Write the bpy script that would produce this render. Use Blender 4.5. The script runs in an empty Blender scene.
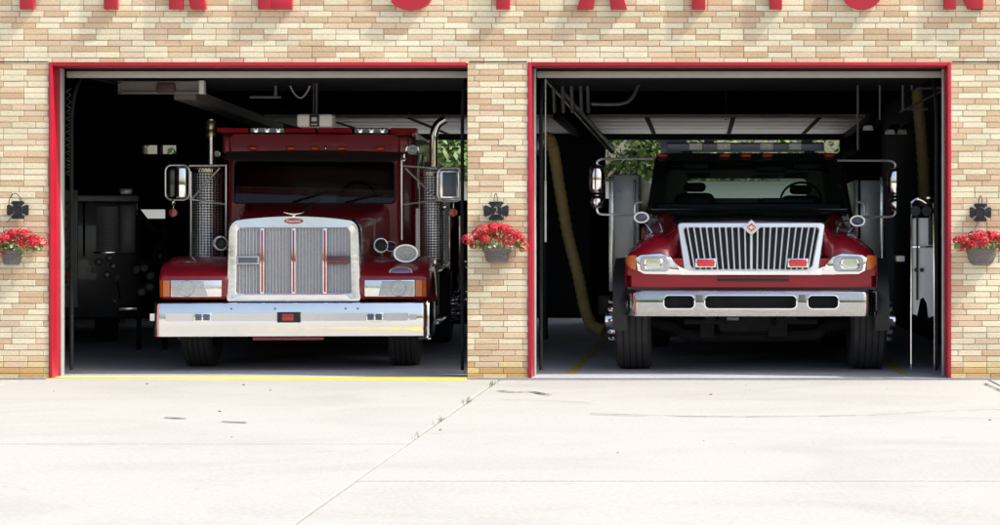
import bpy, bmesh, math, random
from mathutils import Vector, Matrix
random.seed(7)
sc = bpy.context.scene
C = sc.collection
R = math.radians
PI = math.pi

# ------------------------------------------------------------------ camera constants
D, F, EYE = 20.0, 2000.0, 1.40        # distance to wall face, focal length in photo pixels, eye height
VX, VY = 700.0, 238.0
def S(Y): return F / (D + Y)
def WX(px, Y): return (px - VX) / S(Y) + 2.0
def WZ(py, Y): return EYE + (VY - py) / S(Y)

# ------------------------------------------------------------------ materials
def nt(name):
    m = bpy.data.materials.new(name); m.use_nodes = True
    return m, m.node_tree.nodes, m.node_tree.links, m.node_tree.nodes['Principled BSDF']
def pm(name, col, rough=0.5, metal=0.0, coat=0.0, var=0.0, vs=3.0, bump=0.0, bs=40.0, detail=4.0, rvar=0.0):
    m, n, l, b = nt(name)
    b.inputs['Base Color'].default_value = (*col, 1)
    b.inputs['Roughness'].default_value = rough
    b.inputs['Metallic'].default_value = metal
    b.inputs['Coat Weight'].default_value = coat
    b.inputs['Coat Roughness'].default_value = 0.04
    tc = n.new('ShaderNodeTexCoord')
    if var > 0 or rvar > 0:
        t = n.new('ShaderNodeTexNoise'); t.inputs['Scale'].default_value = vs; t.inputs['Detail'].default_value = 6
        l.new(tc.outputs['Object'], t.inputs['Vector'])
        if var > 0:
            mx = n.new('ShaderNodeMix'); mx.data_type = 'RGBA'
            mx.inputs[6].default_value = (*[c*(1-var) for c in col], 1); mx.inputs[7].default_value = (*[min(1, c*(1+var)) for c in col], 1)
            l.new(t.outputs['Fac'], mx.inputs[0]); l.new(mx.outputs[2], b.inputs['Base Color'])
        if rvar > 0:
            mr = n.new('ShaderNodeMapRange'); mr.inputs[1].default_value = .3; mr.inputs[2].default_value = .7
            mr.inputs[3].default_value = max(0, rough-rvar); mr.inputs[4].default_value = rough+rvar
            l.new(t.outputs['Fac'], mr.inputs[0]); l.new(mr.outputs[0], b.inputs['Roughness'])
    if bump > 0:
        t = n.new('ShaderNodeTexNoise'); t.inputs['Scale'].default_value = bs; t.inputs['Detail'].default_value = detail
        l.new(tc.outputs['Object'], t.inputs['Vector'])
        bp = n.new('ShaderNodeBump'); bp.inputs['Strength'].default_value = bump; bp.inputs['Distance'].default_value = 0.01
        l.new(t.outputs['Fac'], bp.inputs['Height']); l.new(bp.outputs[0], b.inputs['Normal'])
    return m

def brick_material():
    m, n, l, b = nt('brick')
    a = n.new('ShaderNodeAttribute'); a.attribute_name = 'bc'
    tc = n.new('ShaderNodeTexCoord')
    t = n.new('ShaderNodeTexNoise'); t.inputs['Scale'].default_value = 55; t.inputs['Detail'].default_value = 8
    t2 = n.new('ShaderNodeTexNoise'); t2.inputs['Scale'].default_value = 1.3; t2.inputs['Detail'].default_value = 5
    l.new(tc.outputs['Object'], t.inputs['Vector']); l.new(tc.outputs['Object'], t2.inputs['Vector'])
    r1 = n.new('ShaderNodeMapRange'); r1.inputs[1].default_value = .3; r1.inputs[2].default_value = .7; r1.inputs[3].default_value = .88; r1.inputs[4].default_value = 1.08
    r2 = n.new('ShaderNodeMapRange'); r2.inputs[1].default_value = .3; r2.inputs[2].default_value = .7; r2.inputs[3].default_value = .86; r2.inputs[4].default_value = 1.07
    l.new(t.outputs['Fac'], r1.inputs[0]); l.new(t2.outputs['Fac'], r2.inputs[0])
    mu = n.new('ShaderNodeMath'); mu.operation = 'MULTIPLY'; l.new(r1.outputs[0], mu.inputs[0]); l.new(r2.outputs[0], mu.inputs[1])
    vm = n.new('ShaderNodeVectorMath'); vm.operation = 'SCALE'
    l.new(a.outputs['Color'], vm.inputs[0]); l.new(mu.outputs[0], vm.inputs['Scale']); l.new(vm.outputs[0], b.inputs['Base Color'])
    b.inputs['Roughness'].default_value = .85
    bp = n.new('ShaderNodeBump'); bp.inputs['Strength'].default_value = .5; bp.inputs['Distance'].default_value = .006
    l.new(t.outputs['Fac'], bp.inputs['Height']); l.new(bp.outputs[0], b.inputs['Normal'])
    return m

def concrete_material(name, col, dark, stain=0.5):
    m, n, l, b = nt(name)
    tc = n.new('ShaderNodeTexCoord')
    def noise(s, d=6, dist=0, vec=None):
        t = n.new('ShaderNodeTexNoise'); t.inputs['Scale'].default_value = s; t.inputs['Detail'].default_value = d
        t.inputs['Distortion'].default_value = dist
        l.new(vec or tc.outputs['Object'], t.inputs['Vector']); return t
    mp = n.new('ShaderNodeMapping'); mp.inputs['Scale'].default_value = (.8, 1.1, 1)
    l.new(tc.outputs['Object'], mp.inputs['Vector'])
    a = noise(.7, 10, 1.2, mp.outputs[0]); f = noise(35, 8); s = noise(3.5, 10, 1.5)
    def rng(t, lo, hi, a0, a1):
        r = n.new('ShaderNodeMapRange'); r.inputs[1].default_value = lo; r.inputs[2].default_value = hi
        r.inputs[3].default_value = a0; r.inputs[4].default_value = a1; l.new(t.outputs['Fac'], r.inputs[0]); return r.outputs[0]
    mx = n.new('ShaderNodeMix'); mx.data_type = 'RGBA'; mx.inputs[6].default_value = (*col, 1); mx.inputs[7].default_value = (*dark, 1)
    l.new(rng(a, .45, .75, 0, stain), mx.inputs[0])
    mx2 = n.new('ShaderNodeMix'); mx2.data_type = 'RGBA'; mx2.inputs[7].default_value = (dark[0]*.5, dark[1]*.5, dark[2]*.5, 1)
    l.new(mx.outputs[2], mx2.inputs[6]); l.new(rng(s, .68, .76, 0, stain*.55), mx2.inputs[0])
    m3 = n.new('ShaderNodeVectorMath'); m3.operation = 'SCALE'; l.new(mx2.outputs[2], m3.inputs[0]); l.new(rng(f, .3, .7, .9, 1.06), m3.inputs['Scale'])
    l.new(m3.outputs[0], b.inputs['Base Color']); b.inputs['Roughness'].default_value = .9
    bp = n.new('ShaderNodeBump'); bp.inputs['Strength'].default_value = .25; bp.inputs['Distance'].default_value = .004
    l.new(f.outputs['Fac'], bp.inputs['Height']); l.new(bp.outputs[0], b.inputs['Normal'])
    return m

def glass_material(name, tint, refl=1.0, rough=.01):
    m = bpy.data.materials.new(name); m.use_nodes = True
    n, l = m.node_tree.nodes, m.node_tree.links
    n.remove(n['Principled BSDF']); out = n['Material Output']
    t = n.new('ShaderNodeBsdfTransparent'); t.inputs[0].default_value = (*tint, 1)
    g = n.new('ShaderNodeBsdfGlossy'); g.inputs['Roughness'].default_value = rough
    fr = n.new('ShaderNodeFresnel'); fr.inputs[0].default_value = 1.45
    mu = n.new('ShaderNodeMath'); mu.operation = 'MULTIPLY'; mu.inputs[1].default_value = refl; l.new(fr.outputs[0], mu.inputs[0])
    mx = n.new('ShaderNodeMixShader'); l.new(mu.outputs[0], mx.inputs[0]); l.new(t.outputs[0], mx.inputs[1]); l.new(g.outputs[0], mx.inputs[2])
    l.new(mx.outputs[0], out.inputs[0]); return m

def perforated_material():
    m, n, l, b = nt('perforated_chrome')
    tc = n.new('ShaderNodeTexCoord'); sx = n.new('ShaderNodeSeparateXYZ'); l.new(tc.outputs['Object'], sx.inputs[0])
    w = []
    for sg in (1, -1):
        ad = n.new('ShaderNodeMath'); ad.operation = 'MULTIPLY_ADD'; ad.inputs[1].default_value = sg*1.0
        l.new(sx.outputs['X'], ad.inputs[0]); l.new(sx.outputs['Z'], ad.inputs[2])
        si = n.new('ShaderNodeMath'); si.operation = 'MULTIPLY'; si.inputs[1].default_value = 105; l.new(ad.outputs[0], si.inputs[0])
        s2 = n.new('ShaderNodeMath'); s2.operation = 'SINE'; l.new(si.outputs[0], s2.inputs[0]); w.append(s2)
    mu = n.new('ShaderNodeMath'); mu.operation = 'MULTIPLY'; l.new(w[0].outputs[0], mu.inputs[0]); l.new(w[1].outputs[0], mu.inputs[1])
    r = n.new('ShaderNodeMapRange'); r.inputs[1].default_value = .1; r.inputs[2].default_value = .35; l.new(mu.outputs[0], r.inputs[0])
    mx = n.new('ShaderNodeMix'); mx.data_type = 'RGBA'; mx.inputs[6].default_value = (.85, .85, .84, 1); mx.inputs[7].default_value = (.10, .10, .10, 1)
    l.new(r.outputs[0], mx.inputs[0]); l.new(mx.outputs[2], b.inputs['Base Color'])
    b.inputs['Metallic'].default_value = .9; b.inputs['Roughness'].default_value = .33
    bp = n.new('ShaderNodeBump'); bp.inputs['Strength'].default_value = .6; bp.inputs['Distance'].default_value = .005
    l.new(mu.outputs[0], bp.inputs['Height']); l.new(bp.outputs[0], b.inputs['Normal'])
    return m

M = dict(
    brick=brick_material(),
    mortar=pm('mortar', (.34, .285, .21), .95, var=.2, vs=20, bump=.3),
    apron=concrete_material('apron_concrete', (.375, .370, .352), (.30, .292, .272), .55),
    gfloor=concrete_material('garage_concrete', (.40, .42, .45), (.24, .25, .275), .6),
    paleroad=pm('pale_road', (.42, .41, .38), .9, var=.12, vs=2),
    asphalt=pm('asphalt', (.055, .055, .055), .9, var=.3, vs=8, bump=.4, bs=80),
    grass=pm('grass', (.07, .12, .03), .95, var=.4, vs=2, bump=.6, bs=30),
    yellow=pm('yellow_paint', (.72, .60, .05), .7, var=.25, vs=14, bump=.2),
    redframe=pm('red_frame_paint', (.41, .008, .025), .45, var=.25, vs=5, bump=.1, bs=20, coat=.1),
    redletter=pm('red_letter', (.43, .010, .026), .5, var=.1, vs=4, coat=.1),
    galv=pm('grey_trim', (.55, .55, .53), .5, metal=.3, var=.15, vs=6),
    doorpale=pm('pale_door', (.72, .71, .67), .55, var=.08, vs=2),
    doorseal=pm('door_seal', (.42, .42, .40), .6, var=.15, vs=5),
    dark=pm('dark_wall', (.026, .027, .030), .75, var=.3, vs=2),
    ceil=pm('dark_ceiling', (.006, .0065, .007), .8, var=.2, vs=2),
    steel=pm('dull_steel', (.20, .20, .20), .45, metal=.7, var=.2, vs=8, rvar=.1),
    beige=pm('beige_rail', (.17, .155, .135), .6, var=.15, vs=6),
    red=pm('fire_red', (.24, .007, .016), .30, coat=.5, var=.08, vs=2, bump=.02, bs=5),
    redR=pm('fire_red_bright', (.25, .007, .017), .26, coat=.8, var=.08, vs=2, bump=.02, bs=5),
    redpanel=pm('panel_red', (.30, .006, .016), .5, coat=.12, var=.1, vs=2),
    blackpaint=pm('black_paint', (.010, .009, .010), .22, coat=.8, var=.2, vs=3),
    chrome=pm('chrome', (.93, .935, .94), .06, metal=1, bump=.02, bs=6, rvar=.04, vs=7),
    alu=pm('polished_aluminium', (.90, .905, .91), .20, metal=1, bump=.12, bs=14, rvar=.10, vs=5),
    bumperchrome=pm('blotched_chrome', (.88, .885, .89), .13, metal=1, bump=.10, bs=5, rvar=.07, vs=4, var=.08),  # chrome with faint random blotches in colour, roughness and bump
    brightchrome=pm('satin_chrome', (.93, .93, .92), .30, metal=.75),
    brushed=pm('brushed_steel', (.62, .64, .68), .42, metal=.9),
    ringlens=pm('ribbed_lens', (.50, .51, .50), .35, coat=.3, var=.2, vs=40),
    white=pm('white_enamel', (.75, .75, .74), .3, coat=.4, var=.05),
    mesh=pm('grille_mesh', (.42, .44, .48), .5, metal=.85, var=.25, vs=60, bump=.8, bs=160),
    redbar=pm('red_bar', (.50, .03, .03), .35, coat=.5),
    black=pm('black_plastic', (.012, .012, .013), .5, var=.3, vs=6),
    rubber=pm('tyre_rubber', (.026, .025, .025), .75, var=.5, vs=12, bump=.3, bs=30),
    under=pm('undercarriage', (.020, .020, .021), .7, var=.5, vs=7, bump=.5, bs=12),
    perf=perforated_material(),
    lens=pm('clear_lens', (.50, .53, .54), .16, metal=.25, coat=1, bump=.4, bs=50, var=.25, vs=30),
    lensbl=pm('grey_lens', (.11, .13, .18), .3, metal=.1, coat=.25, bump=.4, bs=50),
    amber=pm('amber_lens', (.55, .12, .012), .18, coat=1, bump=.4, bs=60),
    orange=pm('orange_lens', (.55, .06, .015), .2, coat=1),
    redlens=pm('red_lens', (.42, .012, .018), .15, coat=1, bump=.3, bs=60),
    redlensL=pm('grille_light_red', (.72, .02, .03), .2, coat=1),
    darkred=pm('dark_red_lens', (.10, .006, .012), .2, coat=1),
    purple=pm('badge_face', (.28, .22, .34), .3, metal=.4, coat=.6, var=.2, vs=30),
    silver=pm('silver_panel', (.60, .61, .62), .35, metal=.6, rvar=.1, vs=6, bump=.1, bs=10),
    gunbox=pm('grey_box', (.24, .245, .255), .45, metal=.5, var=.2, vs=5),
    hose=pm('yellow_hose', (.20, .15, .05), .7, var=.3, vs=6, bump=.4, bs=30),
    glassL=glass_material('tinted_windshield', (.28, .33, .32), .9),
    glassR=glass_material('clear_windshield', (.62, .73, .71), .9),
    sideglass=glass_material('side_glass', (.10, .12, .12), 1.0),
    seat=pm('seat_vinyl', (.035, .04, .042), .6, var=.2, vs=8),
    dash=pm('dashboard', (.02, .022, .022), .6),
    paper=pm('paper', (.35, .45, .50), .8),
    iron=pm('wrought_iron', (.020, .022, .028), .5, metal=.3, var=.2, vs=30, bump=.3, bs=60),
    ironlight=pm('worn_digit', (.26, .24, .22), .6),
    pot=pm('wicker_pot', (.20, .175, .17), .85, var=.35, vs=40, bump=1.0, bs=60),
    petal=pm('geranium_petal', (.56, .006, .028), .55, var=.4, vs=30),
    leaf=pm('geranium_leaf', (.19, .24, .07), .6, var=.45, vs=25),
    variegated=pm('variegated_leaf', (.52, .55, .28), .6, var=.3, vs=25),
    foliage=pm('tree_leaf', (.10, .17, .035), .6, var=.55, vs=1.5),
    bark=pm('bark', (.10, .075, .05), .9, var=.3, vs=6, bump=.6, bs=12),
    stucco=pm('pale_siding', (.58, .57, .53), .8, var=.06, vs=1.5),
    roofing=pm('shingle', (.10, .10, .105), .9, var=.3, vs=10),
    pinkgrey=pm('pale_box', (.80, .78, .72), .5, var=.08),
)

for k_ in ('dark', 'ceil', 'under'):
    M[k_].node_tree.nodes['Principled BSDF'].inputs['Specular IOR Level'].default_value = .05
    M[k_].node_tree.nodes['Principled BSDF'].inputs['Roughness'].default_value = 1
# ------------------------------------------------------------------ mesh helpers
def bm_(): return bmesh.new()
def box(b, x0, x1, y0, y1, z0, z1, bev=0.0, seg=2):
    vs = [b.verts.new(p) for p in ((x0,y0,z0),(x1,y0,z0),(x1,y1,z0),(x0,y1,z0),(x0,y0,z1),(x1,y0,z1),(x1,y1,z1),(x0,y1,z1))]
    fs = [b.faces.new([vs[i] for i in q]) for q in ((0,1,5,4),(1,2,6,5),(2,3,7,6),(3,0,4,7),(4,5,6,7),(3,2,1,0))]
    if bev > 0:
        es = list({e for f in fs for e in f.edges})
        bmesh.ops.bevel(b, geom=es, offset=bev, segments=seg, profile=.5, affect='EDGES')
    return vs
def frame_of(d):
    d = d.normalized(); up = Vector((0,0,1)) if abs(d.z) < .95 else Vector((1,0,0))
    a = d.cross(up).normalized(); return a, d.cross(a).normalized()
def tube(b, pts, r, n=8, cap=True, rs=None):
    pts = [Vector(p) for p in pts]; rings = []; pa = None
    for i, p in enumerate(pts):
        d = (pts[min(i+1, len(pts)-1)] - pts[max(i-1, 0)])
        if d.length < 1e-9: d = Vector((0,0,1))
        if pa is None: a, c = frame_of(d)
        else:
            dn = d.normalized(); a = (pa - dn*pa.dot(dn)).normalized(); c = dn.cross(a).normalized()
        pa = a
        rr = rs[i] if rs else r
        rings.append([b.verts.new(p + (a*math.cos(2*PI*k/n) + c*math.sin(2*PI*k/n))*rr) for k in range(n)])
    for q, w in zip(rings, rings[1:]):
        for k in range(n): b.faces.new((q[k], q[(k+1)%n], w[(k+1)%n], w[k]))
    if cap:
        b.faces.new(rings[0][::-1]); b.faces.new(rings[-1])
def smooth_path(pts, m=5):
    pts = [Vector(p) for p in pts]; out = []
    for i in range(len(pts)-1):
        p0, p1, p2, p3 = pts[max(i-1,0)], pts[i], pts[i+1], pts[min(i+2, len(pts)-1)]
        for k in range(m):
            t = k/m
            out.append(.5*((2*p1)+(p2-p0)*t+(2*p0-5*p1+4*p2-p3)*t*t+(3*p1-p0-3*p2+p3)*t**3))
    out.append(pts[-1]); return out
def lathe(b, prof, o, axis='Z', n=24, cap=True):      # prof: (radius, height along axis)
    o = Vector(o); rings = []
    for r, h in prof:
        ring = []
        for k in range(n):
            a = 2*PI*k/n; u, v = math.cos(a)*r, math.sin(a)*r
            p = {'Z': (u, v, h), 'Y': (u, h, -v), 'X': (h, u, v)}[axis]
            ring.append(b.verts.new(o + Vector(p)))
        rings.append(ring)
    for q, w in zip(rings, rings[1:]):
        for k in range(n): b.faces.new((q[k], q[(k+1)%n], w[(k+1)%n], w[k]))
    if cap:
        b.faces.new(rings[0][::-1]); b.faces.new(rings[-1])
def loft(b, loops, closed=True, cap0=False, cap1=False):
    rings = [[b.verts.new(p) for p in lp] for lp in loops]; n = len(rings[0])
    for q, w in zip(rings, rings[1:]):
        for k in range(n if closed else n-1): b.faces.new((q[k], q[(k+1)%n], w[(k+1)%n], w[k]))
    if cap0: b.faces.new(rings[0][::-1])
    if cap1: b.faces.new(rings[-1])
def prism(b, poly, y0, y1, bev=0.0):          # poly in x,z; extruded in y
    n = len(poly)
    A = [b.verts.new((x, y0, z)) for x, z in poly]; B = [b.verts.new((x, y1, z)) for x, z in poly]
    f0 = b.faces.new(A[::-1]); f1 = b.faces.new(B)
    for k in range(n): b.faces.new((A[k], A[(k+1)%n], B[(k+1)%n], B[k]))
    if bev > 0: bmesh.ops.bevel(b, geom=list(f0.edges), offset=bev, segments=2, profile=.5, affect='EDGES')
def prism_x(b, poly, x0, x1, bev=0.0, seg=3):      # poly in y,z; extruded in x
    n = len(poly)
    A = [b.verts.new((x0, y, z)) for y, z in poly]; B = [b.verts.new((x1, y, z)) for y, z in poly]
    f0 = b.faces.new(A); f1 = b.faces.new(B[::-1])
    for k in range(n): b.faces.new((A[k], B[k], B[(k+1)%n], A[(k+1)%n]))
    if bev > 0: bmesh.ops.bevel(b, geom=list(set(f0.edges)|set(f1.edges)), offset=bev, segments=seg, profile=.5, affect='EDGES')
def rr(x0, x1, z0, z1, r, n=5):               # rounded rectangle loop, counter-clockwise seen from the front (-y)
    out = []
    rs = r if isinstance(r, (tuple, list)) else (r, r, r, r)      # bl, br, tr, tl
    for (cx, cz, a0, q) in ((x0+rs[0], z0+rs[0], 180, rs[0]), (x1-rs[1], z0+rs[1], 270, rs[1]), (x1-rs[2], z1-rs[2], 0, rs[2]), (x0+rs[3], z1-rs[3], 90, rs[3])):
        for k in range(n+1):
            a = R(a0 + 90*k/n); out.append((cx + q*math.cos(a), cz + q*math.sin(a)))
    return out
def ell(cx, cz, rx, rz, n=24): return [(cx+rx*math.cos(2*PI*k/n), cz+rz*math.sin(2*PI*k/n)) for k in range(n)]
def at(loop, y, f=None): return [(x, (y if f is None else y+f(x, z)), z) for x, z in loop]
def ball(b, c, rx, ry, rz, u=14, v=10):
    m = Matrix.Translation(c) @ Matrix.Diagonal((rx, ry, rz, 1))
    bmesh.ops.create_uvsphere(b, u_segments=u, v_segments=v, radius=1, matrix=m)

def obj(name, b, mat, parent=None, smooth=35, fix=True):
    if fix: bmesh.ops.recalc_face_normals(b, faces=b.faces[:])
    me = bpy.data.meshes.new(name)
    off = Vector((0,0,0))
    if parent is None and b.verts:
        xs = [v.co.x for v in b.verts]; ys = [v.co.y for v in b.verts]; zs = [v.co.z for v in b.verts]
        off = Vector(((min(xs)+max(xs))/2, (min(ys)+max(ys))/2, min(zs)))
        for v in b.verts: v.co -= off
    b.to_mesh(me); b.free()
    me.materials.append(mat)
    if smooth:
        me.shade_smooth(); me.set_sharp_from_angle(angle=R(smooth))
    o = bpy.data.objects.new(name, me); C.objects.link(o)
    if parent: o.parent = parent
    else: o.location = off
    return o
SPLIT = set('side_wall door_track mirror_arm valve_cap window bolt lug_nut lug_cover valve_knob horn_bracket wiper seat sun_flap tow_pin slot_rim grab_rail clamp_band strut hook door_stop side_window hanger switch pump_port conduit rail reflective_stripe lamp_bracket bracket wire_hanger pump_fitting rail_box end_plate bar_mount door_hanger valve_fitting floor_lane_stripe ceiling_joist door_hardware mirror_stalk lamp_stalk beacon step_plate lens reflector rear_overhead_door pipe tank_deck junction_box steering_wheel lintel_joint joist hanging_rod edge_trim air_slot'.split())
_obj = obj
def obj(name, b, mat, parent=None, smooth=35, fix=True):
    if name not in SPLIT or (parent is None and name != 'floor_lane_stripe'): return _obj(name, b, mat, parent, smooth, fix)
    b.verts.ensure_lookup_table(); b.verts.index_update(); seen = {}; comps = []
    for v in b.verts:
        if v.index in seen: continue
        st_ = [v]; seen[v.index] = len(comps); cc = []
        while st_:
            u = st_.pop(); cc.append(u)
            for e in u.link_edges:
                w_ = e.other_vert(u)
                if w_.index not in seen: seen[w_.index] = len(comps); st_.append(w_)
        comps.append(cc)
    bb = [[min(v.co[i] for v in c) for i in range(3)]+[max(v.co[i] for v in c) for i in range(3)] for c in comps]
    grp = list(range(len(comps)))
    def find(i):
        while grp[i] != i: i = grp[i]
        return i
    for i in range(len(comps)):
        for j in range(i):
            if all(bb[i][k] <= bb[j][k+3]+.004 and bb[j][k] <= bb[i][k+3]+.004 for k in range(3)): grp[find(i)] = find(j)
    roots = sorted({find(i) for i in range(len(comps))})
    if len(roots) == 1 or len(roots) > 90: return _obj(name, b, mat, parent, smooth, fix)
    first = None
    for r0 in roots:
        nb2 = b.copy(); nb2.verts.ensure_lookup_table()
        kill = [nb2.verts[v.index] for i in range(len(comps)) if find(i) != r0 for v in comps[i]]
        bmesh.ops.delete(nb2, geom=kill, context='VERTS')
        o = _obj(name, nb2, mat, parent, smooth, fix)
        if parent is None: o['kind'] = 'structure'
        first = first or o
    b.free(); return first
def tag(o, label, cat, group=None, kind=None):
    if label: o['label'] = label
    if cat: o['category'] = cat
    if group: o['group'] = group
    if kind: o['kind'] = kind
    return o
def thing(name, label, cat, loc=(0,0,0), rz=0, group=None):
    o = bpy.data.objects.new(name, None); C.objects.link(o); o.location = loc; o.rotation_euler = (0,0,rz)
    o.empty_display_size = .2
    return tag(o, label, cat, group)
def struct(name, b, mat, smooth=35): o = obj(name, b, mat, None, smooth); o['kind'] = 'structure'; return o
def copy_tree(o, parent=None):
    c = o.copy(); C.objects.link(c)
    if parent: c.parent = parent
    for ch in [x for x in C.objects if x.parent == o]: copy_tree(ch, c)
    return c
def text_bm(s, size, ext, loc, sx=1.0, bold=0.0):
    cu = bpy.data.curves.new('t', 'FONT'); cu.body = s; cu.size = size; cu.extrude = ext; cu.offset = bold
    cu.align_x = 'CENTER'; cu.align_y = 'CENTER'; cu.resolution_u = 3
    o = bpy.data.objects.new('t', cu); C.objects.link(o); bpy.context.view_layer.update()
    me = bpy.data.meshes.new_from_object(o.evaluated_get(bpy.context.evaluated_depsgraph_get()))
    b = bm_(); b.from_mesh(me)
    bpy.data.objects.remove(o); bpy.data.meshes.remove(me)
    for v in b.verts: v.co = Vector((loc[0]+v.co.x*sx, loc[1]-v.co.z, loc[2]+v.co.y))
    return b

# ------------------------------------------------------------------ world, sun, camera
SUN = Vector((.27, -.058, .33)).normalized()
elev = math.asin(SUN.z); az = math.atan2(SUN.x, SUN.y)      # azimuth clockwise from +Y
w = bpy.data.worlds.new('World'); sc.world = w; w.use_nodes = True
n, l = w.node_tree.nodes, w.node_tree.links
sky = n.new('ShaderNodeTexSky'); sky.sky_type = 'NISHITA'; sky.sun_disc = False
sky.sun_elevation = elev; sky.sun_rotation = az; sky.air_density = 1.2; sky.dust_density = 5.0; sky.ozone_density = .5
l.new(sky.outputs[0], n['Background'].inputs[0]); n['Background'].inputs[1].default_value = .15
li = bpy.data.lights.new('sun', 'SUN'); li.energy = 3.35; li.angle = R(.55); li.color = (1, .965, .92)
so = bpy.data.objects.new('sun', li); C.objects.link(so); so.rotation_euler = (-SUN).to_track_quat('-Z', 'Y').to_euler()
so.location = (10, -5, 15)
cd = bpy.data.cameras.new('camera'); cam = bpy.data.objects.new('camera', cd); C.objects.link(cam); sc.camera = cam
cam.location = (2.0, -D, EYE); cam.rotation_euler = (PI/2, 0, 0)
cd.sensor_width = 36; cd.lens = 36*F/1000; cd.shift_x = -(VX-500)/1000; cd.shift_y = -(262.6-VY)/1000
cd.clip_end = 1000; cd.clip_start = .1
sc.view_settings.view_transform = 'Standard'; sc.view_settings.look = 'None'; sc.view_settings.gamma = 1
sc.view_settings.exposure = .66

# ------------------------------------------------------------------ ground
b = bm_(); box(b, -300, 300, -300, 300, -.6, -.07); struct('ground', b, M['grass'])
b = bm_(); box(b, -60, 60, -21.5, -12.75, -.5, -.058); struct('road', b, M['paleroad'])
b = bm_(); box(b, -60, 60, -75, -21.6, -.5, -.05); struct('unseen_pale_ground', b, M['paleroad'])  # pale ground added out of view to whiten the chrome reflections
b = bm_(); box(b, -14, 14, 15.3, 27.5, -.5, -.02); struct('rear_driveway', b, M['apron'])
b = bm_()
random.seed(3)
xs = [-14.4, -9.6, -4.75, 0.0, 4.87, 9.7, 14.5]
for i in range(6):
    ys = [-.085, -4.2, -8.4, -12.6] if xs[i] >= 0 else [-.085, -6.3, -12.6]
    for a, c in zip(ys, ys[1:]):
        dz = random.uniform(-.003, .003)
        box(b, xs[i]+.010, xs[i+1]-.010, c+.007, a-.007, -.15, -.012+dz, .005, 1)
struct('apron', b, M['apron'])
b = bm_(); box(b, -14.4, 14.5, -12.75, -.05, -.3, -.035); struct('joint_bed', b, pm('joint_dirt', (.16, .13, .09), .95, var=.4, vs=10))
b = bm_(); box(b, -11, 7.5, -.02, 15.2, -.3, 0); struct('garage_floor', b, M['gfloor'])
# cracks in the apron: thin irregular raised tar-and-dirt lines
b = bm_()
def crack(pts, wd):
    P2 = smooth_path([(x, y, 0) for x, y in pts], 6)
    for i in range(len(P2)-1):
        a, c = P2[i], P2[i+1]; ww = wd*random.uniform(.3, 1.2)
        d = (c-a).normalized(); nn = Vector((-d.y, d.x, 0))*ww
        vs = [b.verts.new((p.x, p.y, -.0045)) for p in (a-nn, c-nn, c+nn, a+nn)]; b.faces.new(vs)
def G(px, py):
    Y = EYE*F/(py-VY) - D; return (WX(px, Y), Y)
crack([G(497,390), G(515,391.5), G(530,391), G(545,393.5), G(552,394)], .02)
crack([G(500,399), G(540,400), G(590,402)], .006)
crack([G(590,413), G(680,415.5), G(760,416), G(868,415)], .010)
crack([G(868,415), G(930,411), G(1000,409)], .006)
crack([G(985,383), G(992,386), G(1003,391)], .012)
crack([G(165,417), G(186,418)], .02); crack([G(222,421), G(246,422)], .02)
crack([G(560,375), G(590,379.5), G(640,380)], .004)
tag(obj('crack', b, M['under'], smooth=0), None, None, None, 'structure').name = 'ground_cracks'
b = bm_()
random.seed(5)
for k in range(22):                                              # leaf litter and pebbles on the apron
    x, y = random.uniform(-6, 7), random.uniform(-7, -.3)
    s_ = random.uniform(.004, .013)
    ball(b, (x, y, -.006), s_*1.6, s_, s_*.5, 6, 4)
tag(obj('pebbles', b, M['pot'], smooth=0), 'scattered tiny pebbles and dirt specks on the pale concrete apron', 'debris', None, 'stuff')
b = bm_()
for k in range(120):                                              # weeds growing in the joint
    t = random.choice([.06, .1, .35, .38, .62, .65, .8]) + random.uniform(-.03, .03)
    y = -.2 - t*7; x = 0 + random.gauss(0, .02)
    h = random.uniform(.01, .035); a = random.uniform(0, PI)
    dx, dy = math.cos(a)*.02, math.sin(a)*.02
    b.faces.new([b.verts.new(p) for p in ((x, y, -.03), (x+dx*.4, y+dy*.4, -.02), (x+dx+.01, y+dy, h))])
tag(obj('joint_weeds', b, M['leaf'], smooth=0), 'small green weeds growing in the joint between apron slabs', 'weeds', None, 'stuff')

# ------------------------------------------------------------------ fire station building
st = thing('fire_station', 'two-tone tan and cream brick fire station with two open bays', 'building', (0,0,0))
OP = [(WX(49, 0), WX(467.5, 0)), (WX(528, 0), WX(951, 0))]     # rough openings in x
ZT = WZ(62, 0)                                                  # top of openings
WALLX0, WALLX1, WALLZ = -9.2, 7.3, 4.75
H, LB = .0585, .24
b = bm_()
cols = []
cl = b.loops.layers.color.new('bc') if False else None
bricks = []
random.seed(11)
row = 0; z = -.012
cream = [(.80, .72, .515), (.83, .75, .55), (.76, .68, .48), (.81, .73, .53)]
tan = [(.67, .50, .325), (.71, .54, .365), (.63, .455, .29), (.72, .57, .40)]
while z < WALLZ - .02:
    z0, z1 = z, z + H - .006
    off = random.choice([0, .5, .5, .33, .66])*LB
    if row % 2: off += LB*.5
    cuts = [(WALLX0, WALLX1)]
    if (z0+z1)/2 < ZT:
        cuts = [(WALLX0, OP[0][0]), (OP[0][1], OP[1][0]), (OP[1][1], WALLX1)]
    for a, c in cuts:
        x = a - (off % LB)
        if (z0+z1)/2 < ZT: x = a - random.choice([0, .5, .5, .35, .7])*LB*(.99)
        while x < c:
            x0, x1 = max(x, a)+.0, min(x+LB-.006, c)
            if x1-x0 > .03: bricks.append((x0, x1, z0, z1))
            x += LB
    z += H; row += 1
fcols = []
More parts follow.
